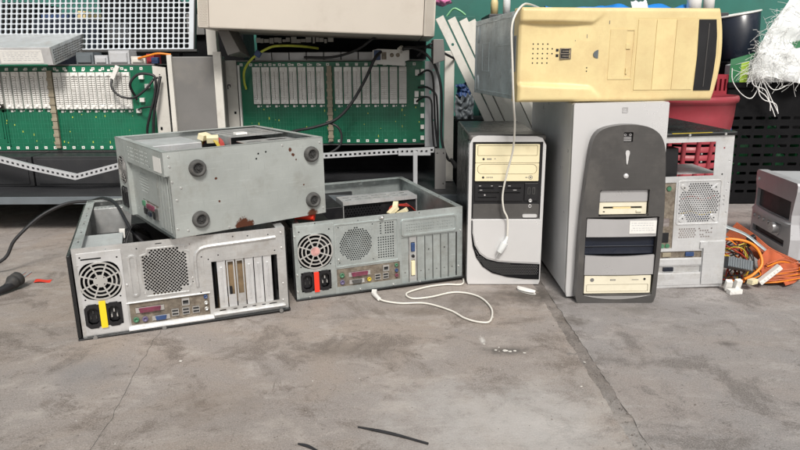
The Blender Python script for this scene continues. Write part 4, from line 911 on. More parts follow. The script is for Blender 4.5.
for (x, z) in ((-886, 482), (-868, 452), (-890, 405), (-905, 368)):
    b = MB(orgL); b.box((x - 8, 2288, z - 7), (x + 8, 2299.5, z + 7)); b.obj('terminal_block', 'connw', rl, .8)
b = MB(orgL); b.box((-7, -5, -24), (7, 5, 24), Matrix.Translation((-961, 2262, 498)) @ Matrix.Rotation(R(28), 4, 'Y')); b.obj('white_plug', 'white', rl, 1)
# cables on the middle rack
b = MB(orgR); b.tube([(-526, 2285, 440), (-528, 2270, 466), (-516, 2235, 505), (-481, 2210, 543), (-427, 2205, 574), (-388, 2210, 581), (-323, 2260, 580), (-280, 2330, 575)], 4, 8, 5); b.obj('earth_lead', 'ygreen', rr)
b = MB(orgR); b.box((-10, -10, -10), (10, 10, 10), Matrix.Translation((-462, 2206, 556)) @ Matrix.Rotation(R(35), 4, 'Y')); b.obj('blue_plug', 'bluep', rr, 2.5)
b = MB(orgR); b.tube([(-60, 2250, 562), (-80, 2205, 538), (-113, 2200, 470), (-164, 2200, 389), (-216, 2200, 340), (-284, 2200, 317), (-351, 2205, 304), (-480, 2230, 270)], 5, 8, 5); b.obj('long_lead', 'cable', rr)
b = MB(orgR); b.tube([(-246, 2205, 335), (-210, 2205, 318), (-196, 2205, 290), (-205, 2200, 250), (-253, 2190, 223), (-290, 2180, 215)], 4, 8, 5); b.obj('long_lead', 'cable', rr)
b = MB(orgR); b.tube([(3, 2240, 570), (40, 2170, 572), (80, 2150, 556), (115, 2150, 515), (134, 2150, 454), (138, 2150, 375), (139, 2150, 277), (160, 2155, 215), (176, 2150, 206)], 4.6, 8, 6); b.obj('long_lead', 'cable', rr)
b = MB(orgR); b.tube([(0, 2250, 565), (60, 2180, 574), (110, 2170, 570), (147, 2170, 553), (200, 2250, 530)], 4, 8, 5); b.tube([(60, 2180, 545), (90, 2160, 575), (120, 2170, 590)], 4, 8, 4); b.obj('long_lead', 'cable', rr)
b = MB(orgR)
for k, (dx, dz) in enumerate(((0, 0), (9, -14))): b.tube([(66, 2285, 484 + dz * 3), (95, 2240, 500 + dz * 4), (112 + dx, 2230, 480 + dz * 4), (118 + dx, 2230, 400), (122 + dx, 2235, 320), (134, 2230, 230), (150, 2235, 150)], 3.6, 8, 5)
b.obj('drooping_lead', 'cable', rr)
b = MB(orgR); b.tube([(60, 2285, 395), (85, 2250, 412), (108, 2240, 400), (112, 2240, 330), (120, 2240, 240), (140, 2200, 200)], 3.4, 8, 5); b.obj('drooping_lead', 'cable', rr)
b = MB(orgR); b.tube([(168, 2150, 214), (180, 2150, 200), (188, 2150, 186)], lambda t: 6 + 3 * t, 10, 3); b.obj('lead_plug', 'rubberd', rr)
b = MB(orgR); b.tube([(-325, 2300, 545), (-226, 2280, 545), (-144, 2250, 566), (-94, 2220, 596), (-60, 2240, 620)], 4.2, 8, 5); b.obj('long_lead', 'cable', rr)
for (z, x) in ((492, 62), (420, 60), (396, 58)):
    b = MB(orgR); b.box((x - 7, 2286, z - 10), (x + 7, 2299.5, z + 10)); b.obj('terminal_block', 'connw', rr, .8)
b = MB(orgR); b.plate([(-88, 522), (20, 514), (20, 530), (34, 534), (34, 566), (-70, 570), (-88, 566)], [rect(-58, 536, -42, 560), circ(-24, 550, 7, 14), circ(-4, 550, 7, 14)], 10, 2246); cp = b.obj('socket_plate', 'white', rr, 1)
b = MB(orgR); b.box((-84, 2238, 534), (-62, 2256, 566)); b.obj('blue_plug', 'bluep', cp, 1.5)
b = MB(orgR); b.box((-60, 2250, 534), (12, 2255, 562)); b.obj('plate_back', 'ioshield', cp)
b = MB(orgR); b.tube([(4, 2246, 560), (8, 2225, 574), (0, 2215, 566)], 7, 10, 3); b.obj('white_plug', 'wcable', cp)

# shelf under the racks and what stands between
sh = thing('low_shelf', 'low dark metal shelf carrying the card racks behind the opened cases', 'shelf', (-.75, 2.25, 0))
b = MB((-750, 2250, 0)); b.box((-1900, 2002, 112), (190, 2600, 122)); b.obj('shelf_top', 'deepgrey', sh, 1)
b = MB((-750, 2250, 0)); b.box((-1900, 1998, 100), (190, 2001.6, 123.5)); b.obj('front_lip', 'leadgrey', sh, .8)
for (x, y) in ((-1850, 2560), (-1850, 2040), (-300, 2040), (150, 2040), (150, 2560), (-300, 2560)):
    b = MB((-750, 2250, 0)); b.box((x - 15, y - 15, 0), (x + 15, y + 15, 111.5)); b.obj('leg', 'darkgrey', sh, 1)
for (x0, x1, lab) in ((-1800, -1246, 'dark grey metal cabinet under the left rack, at the left edge of the picture'), (-1240, -770, 'dark grey metal cabinet under the left rack, behind the stacked case')):
    b = MB(((x0 + x1) / 2, 2400, 122)); b.box((x0, 2190, 122.5), (x1, 2560, 224)); b.box((x0 + 14, 2186, 130), (x1 - 14, 2189.6, 216)); o = b.obj('metal_cabinet', 'deepgrey', None, 4); o.location = b.o * .001; tag(o, lab, 'cabinet', 'metal cabinets under the left rack')
def strip_(path, h, y, name, lab, org):
    b = MB(org); L = []; 
    top = [(x, z + h) for x, z in path]; bot = [(x, z - h) for x, z in path]
    hol = []
    for (xa, za), (xb, zb) in zip(path, path[1:]):
        n = int((xb - xa) / 15)
        for i in range(n):
            t = (i + .5) / n; x = xa + (xb - xa) * t; z = za + (zb - za) * t; s_ = (zb - za) / (xb - xa)
            hol.append([(x - 4, z - 3 - 4 * s_), (x + 4, z - 3 + 4 * s_), (x + 4, z + 4 + 4 * s_), (x - 4, z + 4 - 4 * s_)])
    b.plate(bot + top[::-1], hol, 1.5, y)
    b.plate([(x, z + h - 1) for x, z in path] + [(x, z + h + .6) for x, z in path][::-1], [], 16, y + 1.6)
    o = b.obj(name, 'stereol', None); o.location = b.o * .001; return tag(o, lab, 'metal strip', 'perforated metal strips below the racks')
strip_([(-1500, 278), (-1296, 226), (-1200, 200), (-1060, 168), (-916, 204), (-800, 226)], 9, 2100, 'perforated_strip', 'bent perforated metal strip sagging below the left rack', (-1060, 2100, 122))

strip_([(-420, 219), (-251, 226), (-60, 236), (114, 244)], 8, 2150, 'perforated_strip', 'perforated metal strip below the middle rack, behind the middle case', (-150, 2150, 122))
fr = thing('rack_frame', 'bare grey metal bracket frame between the middle rack and the black and silver tower', 'frame', (.09, 2.12, .122))
o_ = (90, 2120, 122)
b = MB(o_); b.plate(rect(-4, 228, 102, 252), [rect(x, 238, x + 8, 245) for x in range(4, 96, 16)], 2, 2138); b.obj('top_bracket', 'stereol', fr, .5)
b = MB(o_); b.box((44, 2100, 122.5), (58, 2112, 246)); b.obj('upright_bar', 'stereol', fr, 1)
b = MB(o_); b.plate(rect(115, 122.5, 150, 251), [circ(122, 240, 2.2, 8), circ(142, 240, 2.2, 8), circ(142, 140, 2.2, 8)], 40, 2100); b.obj('end_plate', 'midgrey', fr, 1)
b = MB((-100, 2520, 122)); b.box((-560, 2500, 122.6), (150, 2520, 236)); o = b.obj('black_box', 'matteblack', None, 1); o.location = b.o * .001; tag(o, 'long black panel added to darken the gap behind the middle case, below the rack', 'box')  # added panel, its black stands for the shade under the rack

# grey cabinet between the racks
gc = thing('grey_cabinet', 'upright grey cabinet with off-white front flanges standing between the two card racks', 'cabinet', (-.66, 2.3, .1225))
o_ = (-660, 2300, 122.5)
b = MB(o_); b.box((-733, 2152, 122.8), (-592, 2285, 548)); b.obj('body', 'midgrey', gc, 3)
b = MB(o_); b.box((-741, 2140, 123), (-726, 2151.6, 553)); b.obj('front_flange', 'offwhite', gc, 1)
b = MB(o_); b.box((-593, 2140, 123), (-568, 2151.6, 562)); b.obj('front_flange', 'offwhite', gc, 1)

# cream cabinet on top
cb = thing('cream_cabinet', 'wide cream metal cabinet with vented ends lying on top of the middle rack', 'cabinet', (-.592, 2.0, .6285), (0, .042, .0))
b = MB(); b.box((32, 0, 0), (664, 440, 300)); b.obj('body', 'creambox', cb, 4)
b = MB(); b.plate(rrect(665.5, 1, 697, 298, 3), honey(669, 5, 693, 296, 4.6, 1.5, n=5), 2, 1); b.box((665.5, 6, 0), (697, 440, 299)); b.obj('end_vent', 'creambox', cb)
b = MB(); b.plate(rrect(0, 2, 30.5, 298, 3), honey(4, 6, 27, 296, 4.6, 1.5, n=5), 2, 3); b.box((1, 8, 0), (30.5, 440, 299)); b.obj('end_vent', 'creambox', cb)
for (x0, x1, lab) in ((-566, -526, 'bent grey metal bracket propping the left end of the cream cabinet'), (108, 146, 'grey metal bracket under the right end of the cream cabinet')):
    zt = 626 if x0 < 0 else 596
    b = MB(((x0 + x1) / 2, 2190, 550)); sk = 26 if x0 < 0 else 0
    b.add([(x0, 2120, zt), (x1 - 6, 2120, zt), (x1 + sk, 2120, zt - 64), (x0 + sk, 2120, zt - 76), (x0, 2260, zt), (x1 - 6, 2260, zt), (x1 + sk, 2260, 545), (x0 + sk, 2260, 545)],
          [(0, 3, 2, 1), (4, 5, 6, 7), (0, 1, 5, 4), (1, 2, 6, 5), (2, 3, 7, 6), (3, 0, 4, 7)])
    o = b.obj('support_bracket', 'midgrey', None, 1.5); o.location = b.o * .001; tag(o, lab, 'bracket', 'brackets under the cream cabinet')
b = MB((-615, 2230, 560)); b.box((-632, 2220, 553), (-600, 2250, 700)); o = b.obj('white_post', 'offwhite', None, 1); o.location = b.o * .001; tag(o, 'short off-white post between the grid panel and the cream cabinet', 'post')

# white grid panel leaning on the left rack
gp = thing('grid_panel', 'large white egg-crate grid panel leaning behind the silver power supply', 'grid panel', (-1.30, 2.41, .575), (R(-17), 0, 0))
b = MB(); x0, x1 = -500, 566; hol = []
nx, nz_ = 54, 15
for i in range(nx):
    for j in range(nz_):
        hx = x0 + 5 + i * 19.4; hz = 6 + j * 18.6
        hol.append([(hx, hz + 3), (hx + 3, hz), (hx + 12, hz), (hx + 15, hz + 3), (hx + 15, hz + 12.6), (hx + 12, hz + 15.6), (hx + 3, hz + 15.6), (hx, hz + 12.6)])
b.plate(rect(x0, 2, x1 - 1, 290), hol, 6, 0); b.obj('grid', 'gridgrey', gp)
b = MB(); b.box((x1, -3, 0), (x1 + 5, 16, 292)); b.obj('edge_rail', 'black', gp, 1)
b = MB(); b.box((x0, -3, -8), (x1 + 12, 16, 1)); b.obj('bottom_rail', 'rubberd', gp, 1)
bh = thing('equipment_pile', 'dark pile of old equipment seen through the white grid panel', 'equipment pile', (-1.3, 2.85, 0))
for (x0, x1, y0, z0, z1, m) in ((-1950, -1480, 2760, 0, 770, 'matteblack'), (-1475, -1210, 2740, 0, 700, 'navy'), (-1205, -900, 2760, 0, 780, 'matteblack'), (-895, -640, 2780, 0, 745, 'matteblack'), (-1440, -1330, 2745, 701, 725, 'bluep'), (-1300, -1262, 2745, 701, 735, 'cream'), (-1180, -1090, 2735, 600, 690, 'darkgrey'), (-860, -790, 2755, 640, 720, 'midgrey')):
    b = MB((-1300, 2850, 0)); b.box((x0, y0, z0), (x1, 2990, z1)); b.obj('old_unit', m, bh, 3)

# silver power supply on the left rack
ps = thing('power_supply_unit', 'silver metal power supply box with perforated end lying tilted on the left rack', 'power supply', (-1.133, 2.202, .5235), (.215, 0, 0))
b = MB(); b.box((-300, 0, 0), (-1.6, 250, 58)); b.obj('case', 'whitesteel', ps, 1.5)
b = MB(); b.plate(rect(1, 0, 250, 58), honey(12, 8, 238, 52, 8.6, 3.5), 1.5, -1.4, VX(1.5)); b.obj('vent_side', 'steel', ps)
b = MB(); b.box((-1.2, 6, 4), (-.4, 244, 54)); b.obj('vent_dark_backing', 'matteblack', ps)  # black sheet right behind the holes, standing in for their shade
b = MB(); b.plate(rect(-170, 6, -30, 50), [], .5, -1.2); b.plate(rect(-168, 8, -32, 48), [rect(-166, 10, -34, 46)], .3, -1.6); pl = b.obj('rating_label', 'paper', ps)
b = MB()
for z in (16, 22, 28, 34, 40):
    x = -160
    while x < -45: wv = random.uniform(4, 14); b.plate(rect(x, z, x + wv, z + 1.4), [], .2, -1.5); x += wv + random.uniform(3, 9)
b.obj('faint_print', 'stereol', pl)['kind'] = 'stuff'
b = MB(); b.tube([(-235, -3, 2), (-238, -8, 22), (-228, -9, 30), (-218, -8, 20), (-216, -3, 2)], 3.4, 8, 5); b.obj('handle_loop', 'leadgrey', ps)
b = MB(); b.box((-205, -4, -1.5), (-20, 2, 3)); b.obj('green_edge', 'pcb', ps, .5)

# leaning blank panels
dsc = ['leftmost of the leaning off-white blank panels, with a small round hole', 'second leaning off-white blank panel from the left', 'third leaning off-white blank panel from the left', 'fourth leaning off-white blank panel from the left', 'fifth leaning off-white blank panel, its top just left of the yellowed case', 'sixth leaning off-white blank panel, top hidden by the yellowed case', 'seventh leaning off-white blank panel, visible only below the yellowed case', 'eighth leaning off-white blank panel, visible only below the yellowed case near the silver tower', 'rightmost leaning off-white blank panel, beside the silver tower']
pos = [(116 + 28 * i + 6 * ((i * 7) % 3 - 1) * .5, 1950 + 20 * i, ((i * 5) % 4 - 1.5) * .25) for i in range(9)]
for i, (x, y, da) in enumerate(pos):
    L = 728 - i * 4
    p = thing('blank_panel', dsc[i], 'panel', ((x + 334) * .001, y * .001, .002), (0, R(-26.6 + da), 0), 'off-white blank panels leaning behind the towers')
    b = MB(); b.plate(rect(-12, 6, 11.5, L), [circ(0, L - 85, 4.2, 12)] if i == 0 else [], 1.6, 0); b.obj('face', 'offwhite', p, .5)
    b = MB(); b.box((-12, 1.8, 6), (-10.2, 17, L)); b.box((9.7, 1.8, 6), (11.5, 17, L)); b.box((-10, 1.8, L - 2), (9.5, 17, L)); b.obj('folded_edge', 'offwhite', p, .4)

# junk behind the leaning panels
def crumple(b, cx, cy, cz, rx, ry, rz, sd, amp=.35, nu=28, nv=18):
    def f(u, v):
        a = 2 * math.pi * u; e = math.pi * (v - .5); d = Vector((math.cos(a) * math.cos(e), math.sin(a) * math.cos(e), math.sin(e)))
        k = 1 + amp * (noise.noise(d * 2.2 + Vector((sd, 0, 0))) + .6 * abs(noise.noise(d * 5 + Vector((0, sd, 0)))) + .3 * noise.noise(d * 11 + Vector((0, 0, sd))))
        return (cx + rx * d.x * k, cy + ry * d.y * k, max(1, cz + rz * d.z * k))
    b.grid(nu, nv, f, True); return b
jb2 = MB((260, 2350, 0)); jb2.box((196, 2290, 0), (480, 2480, 330)); o = jb2.obj('dark_gap_fill', 'matteblack', None, 4); o.location = jb2.o * .001; tag(o, 'black box added to darken the gap behind the leaning panels', 'box')  # added black filler, makes the gap beside the upright read dark
for (x0, x1, z0, z1, m, sd, lab) in ((196, 262, 331, 440, 'leadgrey', 3, 'crumpled dull grey plastic sheet stuffed in beside the rack upright'), (204, 258, 400, 470, 'bluep', 8, 'crumpled dark blue plastic sheet above the grey one beside the rack upright')):
    b = MB((230, 2330, z0)); yy = 2330 if m == 'leadgrey' else 2356
    b.grid(26, 26, lambda u, v: (x0 + (x1 - x0) * u + 8 * noise.noise(Vector((v * 4, sd, u))), yy - 30 * abs(noise.noise(Vector((u * 2.6, v * 3, sd)))) - 8 * noise.noise(Vector((u * 6, v * 6, sd))), z0 + (z1 - z0) * v * (.75 + .3 * noise.noise(Vector((u * 5, sd, 0))))), True)
    o = b.obj('crumpled_sheet', m, None); o.location = b.o * .001; tag(o, lab, 'plastic sheet')

# shelf unit at the back right with its clutter
su = thing('storage_shelf', 'dark storage shelf standing against the teal wall behind the yellowed case', 'shelf', (.78, 2.65, 0))
b = MB((780, 2650, 0)); b.box((336, 2540, 680), (1230, 2780, 700)); b.obj('shelf_top', 'darkgrey', su, 2)
b = MB((780, 2650, 0)); b.box((336, 2545, 0), (360, 2780, 679)); b.box((1206, 2545, 0), (1230, 2780, 679)); b.obj('side_panel', 'black', su, 1)
b = MB((780, 2650, 0)); b.box((361, 2600, 0), (1205, 2780, 678)); b.obj('back_fill', 'matteblack', su, 1)
b = MB((780, 2620, 700)); b.grid(60, 16, lambda u, v: (560 + 560 * u, 2545 + 150 * v, 702 + 24 * abs(noise.noise(Vector((u * 7, v * 3, 2)))) + 34 * math.sin(math.pi * v) * (.6 + .4 * noise.noise(Vector((u * 4, 1, 7))))), True); o = b.obj('blue_sheet', 'blue', None); o.location = b.o * .001; tag(o, 'crumpled bright blue plastic sheet on the shelf above the yellowed case', 'plastic sheet')
b = MB((900, 2560, 700)); b.grid(14, 6, lambda u, v: (870 + 60 * u, 2538 + 30 * v, 704 + 40 * v + 8 * noise.noise(Vector((u * 5, v * 5, 1)))), True); o = b.obj('white_sheet', 'polythene', None); o.location = b.o * .001; tag(o, 'strip of white plastic lying over the blue sheet above the yellowed case', 'plastic sheet')
def bottle(x, y, z, r, h, m, capm, lab, name='bottle', cat='bottle'):
    t = thing(name, lab, cat, (x * .001, y * .001, z * .001))
    b = MB(); b.lathe([(.01, 0), (r, 0), (r, h * .55), (r * .85, h * .66), (r * .42, h * .74), (r * .4, h * .84)], n=20); b.obj('body', m, t)
    b = MB(); b.lathe([(r * .5, h * .82), (r * .5, h), (.01, h)], n=16); b.obj('cap', capm, t); return t
bottle(358, 2560, 700.5, 14, 74, 'cream', 'ioshield', 'small brown bottle standing on the back shelf, left of the blue sheet')
bottle(404, 2560, 700.5, 14, 84, 'polythene', 'bluep', 'small clear bottle with blue cap on the back shelf, left of the blue sheet')
bottle(1105, 2560, 700.5, 26, 90, 'white', 'white', 'white plastic bottle on the back shelf, above the right end of the yellowed case')
bottle(1160, 2560, 700.5, 20, 100, 'white', 'reddark', 'white plastic bottle with red cap on the back shelf beside the black bucket')
b = MB((170, 2720, 700)); crumple(b, 168, 2700, 765, 30, 25, 22, 5, .5); o = b.obj('pink_bag', 'lilac', None); o.location = b.o * .001; tag(o, 'pink plastic bag peeking out right of the cream cabinet', 'bag')
bx = MB((190, 2720, 0)); bx.box((60, 2660, 0), (300, 2800, 700)); o = bx.obj('tall_box', 'teal', None, 3); o.location = bx.o * .001; tag(o, 'teal painted box standing behind the tops of the leaning panels', 'box')
b = MB((232, 2690, 700)); b.tube([(190, 2690, 703), (215, 2685, 730), (240, 2680, 722), (262, 2680, 706)], 8, 8, 4, flat=(9, 4)); o = b.obj('green_strap', 'lightgreen', None); o.location = b.o * .001; tag(o, 'light green plastic strap above the leaning panels', 'strap')

# rear tower with its back towards us
t3 = thing('computer_tower', 'gutted pale steel tower seen from the back, standing right of the silver tower', 'computer tower', (.600, 1.465, 0), (0, -.028, 0))
W, DD, H = 163, 420, 358
hol = [rect(8, 268, 122, 345), rect(-2 + 6, 98, 39, 254), rect(4, 74, 110, 90), rect(4, 38, 110, 54)]
hol += honey(50, 162, 138, 250, 5.6, 2.2, lambda x, z: ((x - 94) ** 2 + (z - 205) ** 2 < 50 ** 2) and all((x - a) ** 2 + (z - c) ** 2 > 81 for a, c in ((58, 241), (130, 241), (58, 169), (130, 169))))
hol += honey(54, 124, 92, 144, 5.6, 2.2) + honey(100, 124, 130, 144, 5.6, 2.2, lambda x, z: (x + z) % 3 < 1.6)
hol += [circ(x, z, 2, 8) for x, z in ((142, 330), (142, 270), (156, 300), (154, 232), (157, 180), (157, 150), (157, 250))] + [rect(140, z, 144, z + 5) for z in (196, 206, 216)] + [rect(148, z, 152, z + 5) for z in (196, 206, 216)] + [circ(a, c, 3, 8) for a, c in ((58, 241), (130, 241), (58, 169), (130, 169))]
b = MB(); b.plate(rect(0, 0, W, H), hol, 1.3, 0); b.obj('rear_panel', 'whitesteel', t3)
for a, c, an in ((58, 241, 45), (130, 241, -45), (58, 169, -45), (130, 169, 45)):
    b = MB(); b.plate(rrect(-9, -4, 9, 4, 4), [circ(0, 0, 2, 8)], 2, -2, Matrix.Translation((a, 0, c)) @ Matrix.Rotation(R(an), 4, 'Y')); b.obj('fan_mount', 'whitesteel', t3, .6)
b = MB(); b.plate(rrect(44, 154, 144, 258, 6), [rrect(46.5, 156.5, 141.5, 255.5, 4)], 1.4, -1.4); b.obj('vent_border', 'whitesteel', t3, .5)
b = MB(); b.plate(rect(2, 96, 41, 256), [rect(12, 112, 30, 136), circ(24, 240, 6, 14), rect(8, 150, 30, 170)], 1, 1.6); io = b.obj('io_shield', 'ioshield', t3)
for (x, z, m) in ((24, 240, 'greenp'), (16, 104, 'greenp'), (28, 104, 'greenp')):
    b = MB(); b.cyl((x, 5, z), (x, -1, z), 5, None, 14); b.cyl((x, -1, z), (x, -1.4, z), 2.2, None, 10); b.obj('round_port', m, io)
b = MB(); b.box((12, 0, 112), (30, 12, 136)); b.obj('network_port', 'black', io, .6)
b = MB(); b.plate(rect(46, 156, 142, 256), [circ(94, 206, 44, 36)], 24, 8); b.cyl((94, 10, 206), (94, 28, 206), 17, None, 20); b.box((46, 33, 156), (142, 34, 256)); b.obj('vent_fan_backing', 'stereol', t3)
for m_, z_ in (('bluep', 172), ('yelloww', 178), ('bluep', 168), ('redw', 214)):
    b = MB(); b.tube([(56, 7, z_), (80, 5, z_ + 6), (104, 6, z_ - 3), (132, 6, z_ + 5)], 1.6, 6, 5); b.obj('fan_wire', m_, t3)
b = MB(); b.box((2, 20, 264), (48, 60, 330)); b.obj('dark_block', 'black', t3, 1)
b = MB(); b.box((4, 4, 98), (6, 200, 330)); b.obj('motherboard', 'pcbbrown', t3)
for z, kk in ((82, 1), (46, 0)):
    b = MB(); b.plate(rect(3, z - 9, 112, z + 9), [], 1, 3); sc = b.obj('slot_cover', 'ioshield' if kk else 'steel', t3)
    if kk:
        b = MB(); b.box((72, -1, 77), (92, 8, 87)); b.obj('video_port', 'bluep', sc, .8); b = MB(); b.box((18, -1, 77), (38, 8, 87)); b.obj('video_port', 'tan', sc, .8)
    else:
        b = MB(); b.box((22, -1, 41), (46, 8, 51)); b.obj('video_port', 'navy', sc, .8)
for z in (64, 28, 14):
    b = MB(); b.plate(rect(3, z - 7, 110, z + 7), [], 1.2, -1.4); b.obj('slot_cover', 'whitesteel', t3, .5)
b = MB(); b.plate([(112, 8), (162, 8), (162, 112), (120, 112), (112, 104)], [], 2.4, -4); b.plate([(104, 96), (162, 100), (162, 112), (104, 112)], [], 3, -3.6); b.obj('slot_clamp', 'whitesteel', t3, 1)
b = MB(); b.box((0, 1.6, 0), (1.4, DD, H - 1)); b.obj('side_wall', 'whitesteel', t3)
b = MB(); b.box((1.6, 1.6, 0), (W, DD, 1.4)); b.obj('floor_plate', 'whitesteel', t3)
b = MB(); b.box((W - 16, 1.6, 2), (W, 3, H - 1)); b.box((W - 1.4, 3.2, 2), (W, 22, H - 1)); b.box((W - 22, DD - 2, 2), (W, DD, H - 1)); b.box((W - 1.4, DD - 22, 2), (W, DD - 2.2, H - 1)); b.box((W - 20, 22.2, H - 14), (W, DD - 22.2, H - 12)); b.obj('side_posts', 'whitesteel', t3)
b = MB(); b.box((1.6, 60, 262), (W - 2, 200, 263.4)); b.obj('inner_shelf', 'whitesteel', t3)
b = MB(); b.box((30, 270, 150), (150, 418, 256)); b.obj('drive_cage', 'black', t3, 1)
b = MB(); b.box((-2, -5, H + .4), (W + 4, DD, H + 9)); b.obj('black_lid', 'blackp', t3, 2.5)
b = MB(); b.box((20, -5.6, H + 7.6), (110, -4, H + 9.2)); b.obj('yellow_tape', 'yelloww', t3)
screws([(60, 362), (140, 362)], 3.2, -5.4, 2, t3)
screws([(92, 300), (92, 318)], 2.4, .2, 1, t3)

# wiring spilling from it
wl_ = thing('wire_loom', 'tangle of red, yellow and orange wires with white plugs spilling out beside the gutted tower', 'wiring', (.83, 1.52, 0))
og = (830, 1520, 0)
cols = ['redw', 'yelloww', 'orangew', 'cable']
for m, n_ in (('redw', 7), ('orangew', 6), ('yelloww', 5), ('cable', 8)):
    b = MB(og)
    for i in range(n_):
        q = random.random; 
        a = (758, 1495 + 60 * q(), 40 + 70 * q()); c = (785 + 40 * q(), 1490 + 50 * q(), 60 + 50 * q()); d_ = (825 + 36 * q(), 1495 + 50 * q(), 25 + 60 * q()); e = (800 + 56 * q(), 1470 + 50 * q(), 6 + 30 * q()); g = (768 + 66 * q(), 1460 + 40 * q(), 8 + 14 * q())
        b.tube([a, c, d_, e, g], 1.6, 6, 6)
    b.obj({'redw': 'red_wires', 'orangew': 'orange_wires', 'yelloww': 'yellow_wires', 'cable': 'black_wires'}[m], m, wl_)
b = MB(og); b.tube([(760, 1530, 90), (785, 1510, 108), (830, 1500, 104), (857, 1495, 83), (861, 1480, 53), (836, 1470, 30), (815, 1465, 22)], 3.4, 8, 6); b.obj('thick_orange_wire', 'orangew', wl_)
b = MB(og); b.box((-30, -14, -12), (30, 14, 12), Matrix.Translation((800, 1475, 56)) @ Matrix.Rotation(R(12), 4, 'Y') @ Matrix.Rotation(R(-25), 4, 'X'))
for i in range(9): b.box((-27 + i * 6.2, -16, -11), (-24 + i * 6.2, -14, 11), Matrix.Translation((800, 1475, 56)) @ Matrix.Rotation(R(12), 4, 'Y') @ Matrix.Rotation(R(-25), 4, 'X'))
b.obj('ribbed_connector', 'leadgrey', wl_, .8)
def PM(x, y, z, a, bq, l): return Matrix.Translation((x, y, z)) @ Matrix.Rotation(R(a), 4, 'Z') @ (Matrix.Rotation(R(-42), 4, 'Y') if l == 30 else Matrix.Rotation(R(bq), 4, 'Y' if a > 60 else 'X'))
for (x, y, z, a, bq, l) in ((766, 1440, 16, 80, 70, 13), (786, 1438, 18, 100, 75, 13), (774, 1425, 6, 10, 0, 16), (826, 1448, 22, 30, 0, 11), (872, 1462, 34, 0, 0, 30)):
    b = MB(og); b.box((-l, -7, -5.5), (l, 7, 5.5), PM(x, y, z, a, bq, l)); 
    for i in range(2 if l < 20 else 6): b.box((-l + 3 + i * 9, -8, -2), (-l + 8 + i * 9, -7, 2), PM(x, y, z, a, bq, l))
    b.obj('white_plug', 'white' if l > 12 else 'cream2', wl_, 1.2)
rb = thing('ribbon_cable', 'flat orange ribbon cable folded on the concrete in front of the small stereo', 'ribbon cable', (.93, 1.53, 0))
og = (930, 1530, 0)
def ribbon(path, wd, wv):
    b = MB(og); P = [Vector(p) for p in path]; n = 60
    def at(t):
        t *= len(P) - 1; i = min(int(t), len(P) - 2); f = t - i
        a = P[i - 1] if i else P[0] * 2 - P[1]; d_ = P[i + 2] if i + 2 < len(P) else P[-1] * 2 - P[-2]; p, c = P[i], P[i + 1]
        return .5 * ((2 * p) + (c - a) * f + (2 * a - 5 * p + 4 * c - d_) * f * f + (p * 3 - a - 3 * c + d_) * f ** 3)
    Wv = [Vector(q) for q in wv]
    def wa(t):
        t *= len(Wv) - 1; i = min(int(t), len(Wv) - 2); f = t - i; return (Wv[i] * (1 - f) + Wv[i + 1] * f).normalized()
    def f0(u, v, off):
        p = at(u) + wa(u) * wd * (v - .5); k = (v * 12) % 1
        tn = (at(min(1, u + .01)) - at(max(0, u - .01))).normalized(); nrm = tn.cross(wa(u)).normalized()
        q = p + nrm * (off + .7 * math.sin(v * 28 * math.pi)); q.z = max(q.z, 1.0); return q
    b.grid(n, 84, lambda u, v: f0(u, v, .6)); b.grid(n, 84, lambda u, v: f0(u, v, -.6)); return b
ribbon([(880, 1675, 92), (904, 1630, 72), (913, 1600, 60), (927, 1580, 47), (945, 1560, 38), (967, 1540, 30), (978, 1522, 26), (955, 1505, 25), (910, 1492, 24), (866, 1492, 25)], 44, [(.55, -.1, .8), (.55, -.1, .8), (.5, .1, .85), (.4, .2, .9), (.2, .3, .95), (0, .4, .9), (0, .4, .9), (0, .5, .85), (.1, .5, .85)]).obj('ribbon', 'orange', rb)
ribbon([(866, 1484, 24), (890, 1478, 30), (918, 1484, 36), (950, 1502, 32), (962, 1508, 25), (945, 1492, 18), (912, 1474, 16)], 34, [(.2, .6, .8), (.1, .5, .85), (0, .5, .85), (0, .6, .8), (0, .8, .6), (0, .8, .5)]).obj('ribbon', 'orange', rb)
ribbon([(872, 1512, 34), (900, 1530, 58), (925, 1545, 52), (955, 1540, 36)], 36, [(.1, .6, .8), (.2, .6, .75), (.2, .6, .75), (0, .7, .7)]).obj('ribbon', 'orange', rb)
for k in range(9):
    b = MB(og); q = random.uniform; dz = k * 3.4 + 8
    b.tube([(868 + q(-3, 3), 1478 - k, dz), (900, 1470 - k * .6, dz + 6 + q(-3, 3)), (945, 1480, dz + 8 + q(-3, 3)), (978 + q(-5, 5), 1505, dz + 6), (965, 1520, dz + 12 + q(-4, 4)), (925, 1512, dz + 20 + q(-6, 6)), (885 + q(-6, 6), 1496, dz + 14)], 2.0, 6, 6)
    b.obj('orange_strand', 'orange' if k % 3 else 'orangew', rb)
b = MB(og); b.box((-22, -4, -9), (22, 4, 9), Matrix.Translation((908, 1618, 68)) @ Matrix.Rotation(R(60), 4, 'Y') @ Matrix.Rotation(R(30), 4, 'Z') @ Matrix.Scale(1.2, 4)); b.obj('black_clamp', 'black', rb, 1)
b = MB(og); b.box((-6, -5, -4), (6, 5, 4), Matrix.Translation((958, 1478, 42)) @ Matrix.Rotation(R(20), 4, 'Z')); b.obj('small_clip', 'orangew', rb, 1)
# grey flat lead behind
b = MB((860, 1600, 0)); b.tube([(775, 1640, 130), (820, 1610, 118), (870, 1590, 100), (900, 1570, 76), (930, 1560, 50)], 8, 8, 5, flat=(14, 2.5)); o = b.obj('grey_flat_cable', 'bluezinc', None); o.location = b.o * .001; tag(o, 'grey flat cable running from the gutted tower over to the orange ribbon', 'cable')

